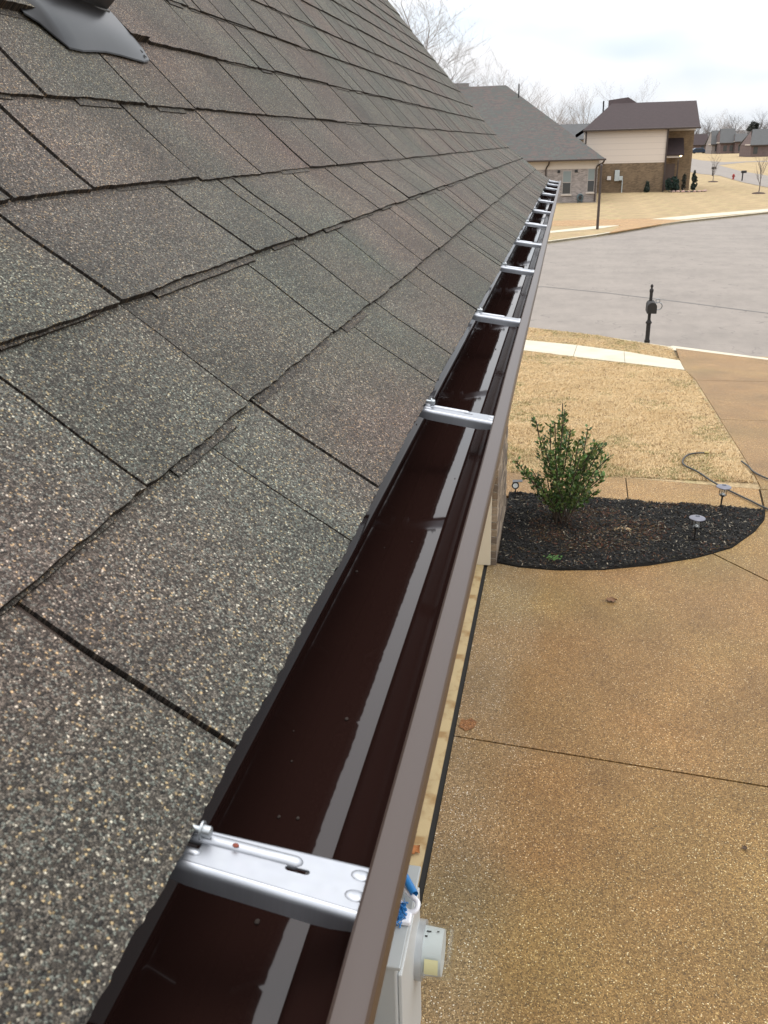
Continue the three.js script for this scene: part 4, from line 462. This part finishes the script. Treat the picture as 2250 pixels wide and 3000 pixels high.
{ // parked car far off
  const c = thing('parked_car', 'dark blue car parked before the far mauve roofed house', 'car', [37.7, -1.09, -295], .1); const bm = std({ color: lin(.03, .05, .085), roughness: .25, metalness: .3 });
  const s = new THREE.Shape(); [[-2.2, .35], [2.2, .35], [2.25, .75], [1.5, .92], [.9, 1.42], [-1.1, 1.45], [-1.9, .95], [-2.25, .85]].forEach((p, i) => i ? s.lineTo(...p) : s.moveTo(...p)); s.closePath(); mesh('body', new THREE.ExtrudeGeometry(s, { depth: 1.6, bevelEnabled: true, bevelSize: .08, bevelThickness: .08, bevelSegments: 2 }).translate(0, 0, -.8), bm, c); mesh('side_window', box(1.9, .38, .02, -.15, 1.17, .89), glassM, c); for (const x of [-1.35, 1.35]) mesh('wheel', cyl(.33, .33, 1.75, 20).rotateX(Math.PI / 2).translate(x, .33, 0), blackM, c); mesh('headlight', box(.12, .15, .3, 2.28, .68, .55), std({ color: lin(.7, .7, .7), roughness: .2 }), c);
}
// ---------------------------------------------------------------- plants and street things across the street
function foliageGeo(seed, n, rx, ry, rz, size, cols, cone = 0) { const r = mulberry(seed), pos = [], col = []; const cl = []; for (let i = 0; i < 26; i++) cl.push([r() * 2 - 1, r() * 2 - 1, r() * 2 - 1]); for (let i = 0; i < n; i++) { const c = cl[Math.floor(r() * cl.length)]; let x = c[0] * .75 + (r() - .5) * .5, y = c[1] * .8 + (r() - .5) * .5, z = c[2] * .75 + (r() - .5) * .5; const l = Math.hypot(x, y, z); if (l > 1) { x /= l; y /= l; z /= l; } const t = cone ? 1 - (y + 1) / 2 * cone : 1; const p = new THREE.Vector3(x * rx * t, y * ry, z * rz * t), d = new THREE.Vector3(r() - .5, r() - .3, r() - .5).normalize(), w = new THREE.Vector3(r() - .5, r() - .5, r() - .5).normalize(), s = size * (.6 + .8 * r()), q = cols[Math.floor(r() * cols.length)]; for (const v of [p.clone().addScaledVector(w, s * .5), p.clone().addScaledVector(w, -s * .5), p.clone().addScaledVector(d, s)]) { pos.push(v.x, v.y, v.z); col.push(...q); } } return triGeo(pos, null, col); }
const leafM = std({ vertexColors: true, roughness: .8, side: THREE.DoubleSide }), barkM = std({ color: lin(.13, .11, .095), roughness: 1 });
const dk = [[.012, .03, .022], [.02, .045, .03], [.008, .02, .015]];
function shrub(name, label, x, y, z, rx, ry, n, cols, cone, size = .12) { const g = thing(name, label, 'shrub', [x, y, z]); mesh('foliage', foliageGeo(n + 7, n, rx, ry, rx * .9, size, cols, cone).translate(0, ry, 0), leafM, g).userData.kind = 'stuff'; mesh('stem', cyl(.03, .05, ry, 7, 0, ry / 2 - .1, 0), barkM, g); }
shrub('conical_shrub', 'small dark conical shrub before the tan brick wall', 6.93, -1.09, -86.3, .34, .47, 900, [[.02, .035, .025], [.035, .045, .035]], .75);
shrub('round_shrub', 'large round dark green shrub at the corner of the cream house', 9.05, -1.1, -86.2, .78, .66, 2600, dk, .2);
shrub('columnar_shrub', 'thin columnar brown shrub right of the porch downspout', 10.1, -1.05, -86.9, .2, .72, 800, [[.05, .045, .03], [.03, .035, .025]], .4);
shrub('columnar_shrub', 'columnar dark green shrub at the outer corner of the tan brick wing', 10.95, -1.05, -86.7, .30, .85, 1300, [[.02, .04, .03], [.04, .045, .03]], .4);
{ const p = []; for (let i = 0; i < 22; i++) { const a = i / 22 * 6.28; p.push([10.35 + Math.cos(a) * 1.55 * (1 + .1 * Math.sin(i * 2.3)), -86.2 + Math.sin(a) * .75]); } struct('mulch_island', drape(p, .06, .4, 1, null, .1, () => -1.1), std({ color: lin(.06, .042, .036), roughness: 1 })); const rb = mulberry(31); for (let i = 0; i < 10; i++) { const a = i / 10 * 3.3 - .1, s = .1 + .07 * rb(); const e = mesh('edging_stone', new THREE.DodecahedronGeometry(s, 0).scale(1.3, .7, 1).rotateY(rb() * 3).translate(10.4 + Math.cos(a) * 1.5, -1.02, -86.2 + Math.sin(a) * .74), std({ color: lin(.33 + .1 * rb(), .27, .23), roughness: .9 })); tag(e, 'rough stone edging the shrub bed beside the cream house', 'stone', 'edging stones of the shrub bed'); } }
function bareTree(seed, H, spread, depth, twigs) {          // returns [trunk geometry, crown geometry]
  const r = mulberry(seed), T = [], C = []; const seg = (arr, a, b, r0, r1, n) => { const d = new THREE.Vector3().subVectors(b, a).normalize(), u = Math.abs(d.y) > .95 ? new THREE.Vector3(1, 0, 0) : new THREE.Vector3(0, 1, 0), p = new THREE.Vector3().crossVectors(d, u).normalize(), q = new THREE.Vector3().crossVectors(d, p); for (let i = 0; i < n; i++) { const t0 = i / n * 6.283, t1 = (i + 1) / n * 6.283, o = (c, t, rr) => [c.x + (p.x * Math.cos(t) + q.x * Math.sin(t)) * rr, c.y + (p.y * Math.cos(t) + q.y * Math.sin(t)) * rr, c.z + (p.z * Math.cos(t) + q.z * Math.sin(t)) * rr]; arr.push(...o(a, t0, r0), ...o(a, t1, r0), ...o(b, t1, r1), ...o(a, t0, r0), ...o(b, t1, r1), ...o(b, t0, r1)); } };
  const grow = (p, d, len, rad, lv) => { const steps = lv === 0 ? 6 : 4; let a = p.clone(), dir = d.clone(); for (let i = 0; i < steps; i++) { dir.add(new THREE.Vector3(r() - .5, (r() - .5) * .7 + (lv ? .05 : .1), r() - .5).multiplyScalar(lv ? .34 : .16)).normalize(); const b = a.clone().addScaledVector(dir, len / steps), r0 = rad * (1 - i / steps * .55), r1 = rad * (1 - (i + 1) / steps * .55); seg(lv === 0 && i < 3 ? T : C, a, b, r0, r1, lv < 1 ? 7 : lv < 2 ? 5 : 3); if (lv < depth && (lv > 0 || i >= 1)) { const k = lv === depth - 1 ? twigs : lv === 0 ? 2 : (i % 2 ? 2 : 1); for (let c = 0; c < k; c++) { const az = r() * 6.283, sp = spread * (.55 + .6 * r()); const nd = dir.clone().add(new THREE.Vector3(Math.cos(az) * sp, -.05 + .3 * r(), Math.sin(az) * sp)).normalize(); grow(b, nd, len * (.42 + .24 * r()), Math.max(.006, r1 * (.45 + .2 * r())), lv + 1); } } a = b; } };
  grow(new THREE.Vector3(0, 0, 0), new THREE.Vector3(0, 1, 0), H * .72, H * .016, 0); return [triGeo(T), triGeo(C)];
}
const barkTM = std({ color: lin(.27, .24, .225), roughness: 1 });
const kinds = [bareTree(3, 16, 1.05, 4, 3), bareTree(8, 14, .9, 4, 2), bareTree(21, 13, .8, 3, 2)];
function plantTree(k, label, x, z, s, turn, group) { const g = thing('bare_tree', label, 'tree', [x, -1.3, z], turn, group); g.scale.setScalar(s); mesh('trunk', kinds[k][0], barkTM, g); mesh('crown', kinds[k][1], barkTM, g); }
plantTree(0, 'large bare tree with spreading grey branches rising beside the roof slope', -12.9, -85, .9, 1.2);
plantTree(1, 'tall bare tree higher up behind the steep roof edge', -16.8, -88, 1.15, .4);
const grp = 'bare trees behind the hip roofed house', lb = 'bare winter tree showing above the hip roof of the grey brick house';
[[-7.4, -115, .80], [-5.6, -113, .72], [-9.9, -118, .62], [-11.6, -116, .60], [-4.2, -124, .58]].forEach(([x, z, s], i) => plantTree(1 + i % 2, lb, x, z, s, i * 1.9, grp));
const grp2 = 'bare trees between the two houses', lb2 = 'bare winter tree between the grey brick house and the cream house';
[[-2.3, -130, .68], [-.9, -136, .5], [1.7, -130, .72], [.5, -134, .5], [3.4, -132, .56]].forEach(([x, z, s], i) => plantTree(2 - i % 2, lb2, x, z, s, i * 2.3, grp2));
plantTree(1, 'faint bare treetop above the ridge of the cream house', 8.4, -150, .66, 2);
function sapling(label, x, z, H) { const g = thing('sapling', label, 'tree', [x, -1.09, z]); const [a, b] = bareTree(Math.round(x * 7), H, .55, 2, 2); mesh('trunk', a, barkM, g); mesh('crown', b, barkM, g); const m = mesh('mulch_ring', new THREE.SphereGeometry(.55, 16, 6, 0, 6.29, 0, 1.57).scale(1, .22, 1), std({ color: lin(.05, .03, .025), roughness: 1 }), g); }
sapling('young bare sapling in a mulch ring beside the far mailbox', 15.1, -104.4, 2.6); sapling('young bare sapling in a mulch ring on the open lawn near the street bend', 15.5, -81.6, 2.8);
function farMailbox(label, x, z) { const g = thing('kerbside_mailbox', label, 'mailbox', [x, -1.1, z], .2); mesh('post', box(.1, .85, .1, 0, .42, 0), ironM, g); const s = new THREE.Shape(); s.moveTo(-.12, 0); s.lineTo(.12, 0); s.lineTo(.12, .14); s.absarc(0, .14, .12, 0, Math.PI, false); s.closePath(); mesh('box', new THREE.ExtrudeGeometry(s, { depth: .5, bevelEnabled: false }).rotateY(Math.PI / 2).translate(-.15, .8, .0), ironM, g); }
farMailbox('black mailbox on a post behind the sapling at the far kerb', 17.35, -121); farMailbox('black mailbox on a post next to the red hydrant', 18.2, -105.5);
{ const g = thing('fire_hydrant', 'small red fire hydrant at the kerb of the far road', 'hydrant', [17.98, -1.1, -109.7]); const rm = std({ color: lin(.25, .02, .015), roughness: .5 }); mesh('barrel', new THREE.LatheGeometry([[.001, 0], [.15, 0], [.15, .05], [.1, .07], [.1, .42], [.13, .44], [.13, .48], [.09, .56], [.03, .6], [.001, .62]].map(p => new THREE.Vector2(...p)), 16), rm, g); for (const s of [-1, 1]) mesh('nozzle', cyl(.05, .06, .1, 10).rotateZ(Math.PI / 2).translate(s * .13, .36, 0), rm, g); }
{ // wooded rise on the skyline
  const pos = [], idx = [], n = 80; for (let i = 0; i <= n; i++) { const x = -140 + i * 5, hh = 3.6 + 2.6 * fbm(i * .12, 2, 3, 8) + Math.max(0, (x - 30) * .022); pos.push(x, -1.3, -345, x, hh * .75, -372, x, hh, -400, x, -1.3, -470); } for (let i = 0; i < n; i++) for (let j = 0; j < 3; j++) { const a = i * 4 + j; idx.push(a, a + 4, a + 5, a, a + 5, a + 1); } struct('hill', triGeo(pos, null, null, idx), std({ color: lin(.11, .10, .095), roughness: 1 }));
  const tg = mergeGeometries(bareTree(40, 9, .7, 3, 2)), N = 420, im = new THREE.InstancedMesh(tg, std({ color: lin(.13, .115, .11), roughness: 1 }), N), r = mulberry(9), M = new THREE.Matrix4(), q = new THREE.Quaternion(); for (let i = 0; i < N; i++) { q.setFromAxisAngle(new THREE.Vector3(0, 1, 0), r() * 6.28); const s = .45 + .45 * r(); M.compose(new THREE.Vector3(-130 + r() * 380, -1 + r() * 3, -338 - r() * 60), q, new THREE.Vector3(s * 1.5, s, s * 1.5)); im.setMatrixAt(i, M); } im.name = 'distant_wood'; scene.add(im); tag(im, 'grey leafless wood along the low skyline beyond the far houses', 'wood', null, 'stuff');
  plantTree(0, 'round topped bare tree above the far roofs on the skyline', 47.7, -322, .58, 1); plantTree(2, 'smaller bare tree on the skyline beside the dark evergreen', 53.6, -326, .6, 2);
  const ev = thing('evergreen_tree', 'dark evergreen treetop on the skyline above the far roofs', 'tree', [57.2, -1.2, -322]); mesh('trunk', cyl(.2, .3, 4, 8, 0, 2, 0), barkM, ev); mesh('crown', foliageGeo(5, 1600, 2.4, 3.3, 2.4, .8, [[.03, .035, .03], [.045, .05, .045]], .5).translate(0, 5.4, 0), leafM, ev).userData.kind = 'stuff';
}
renderer.render(scene, camera);
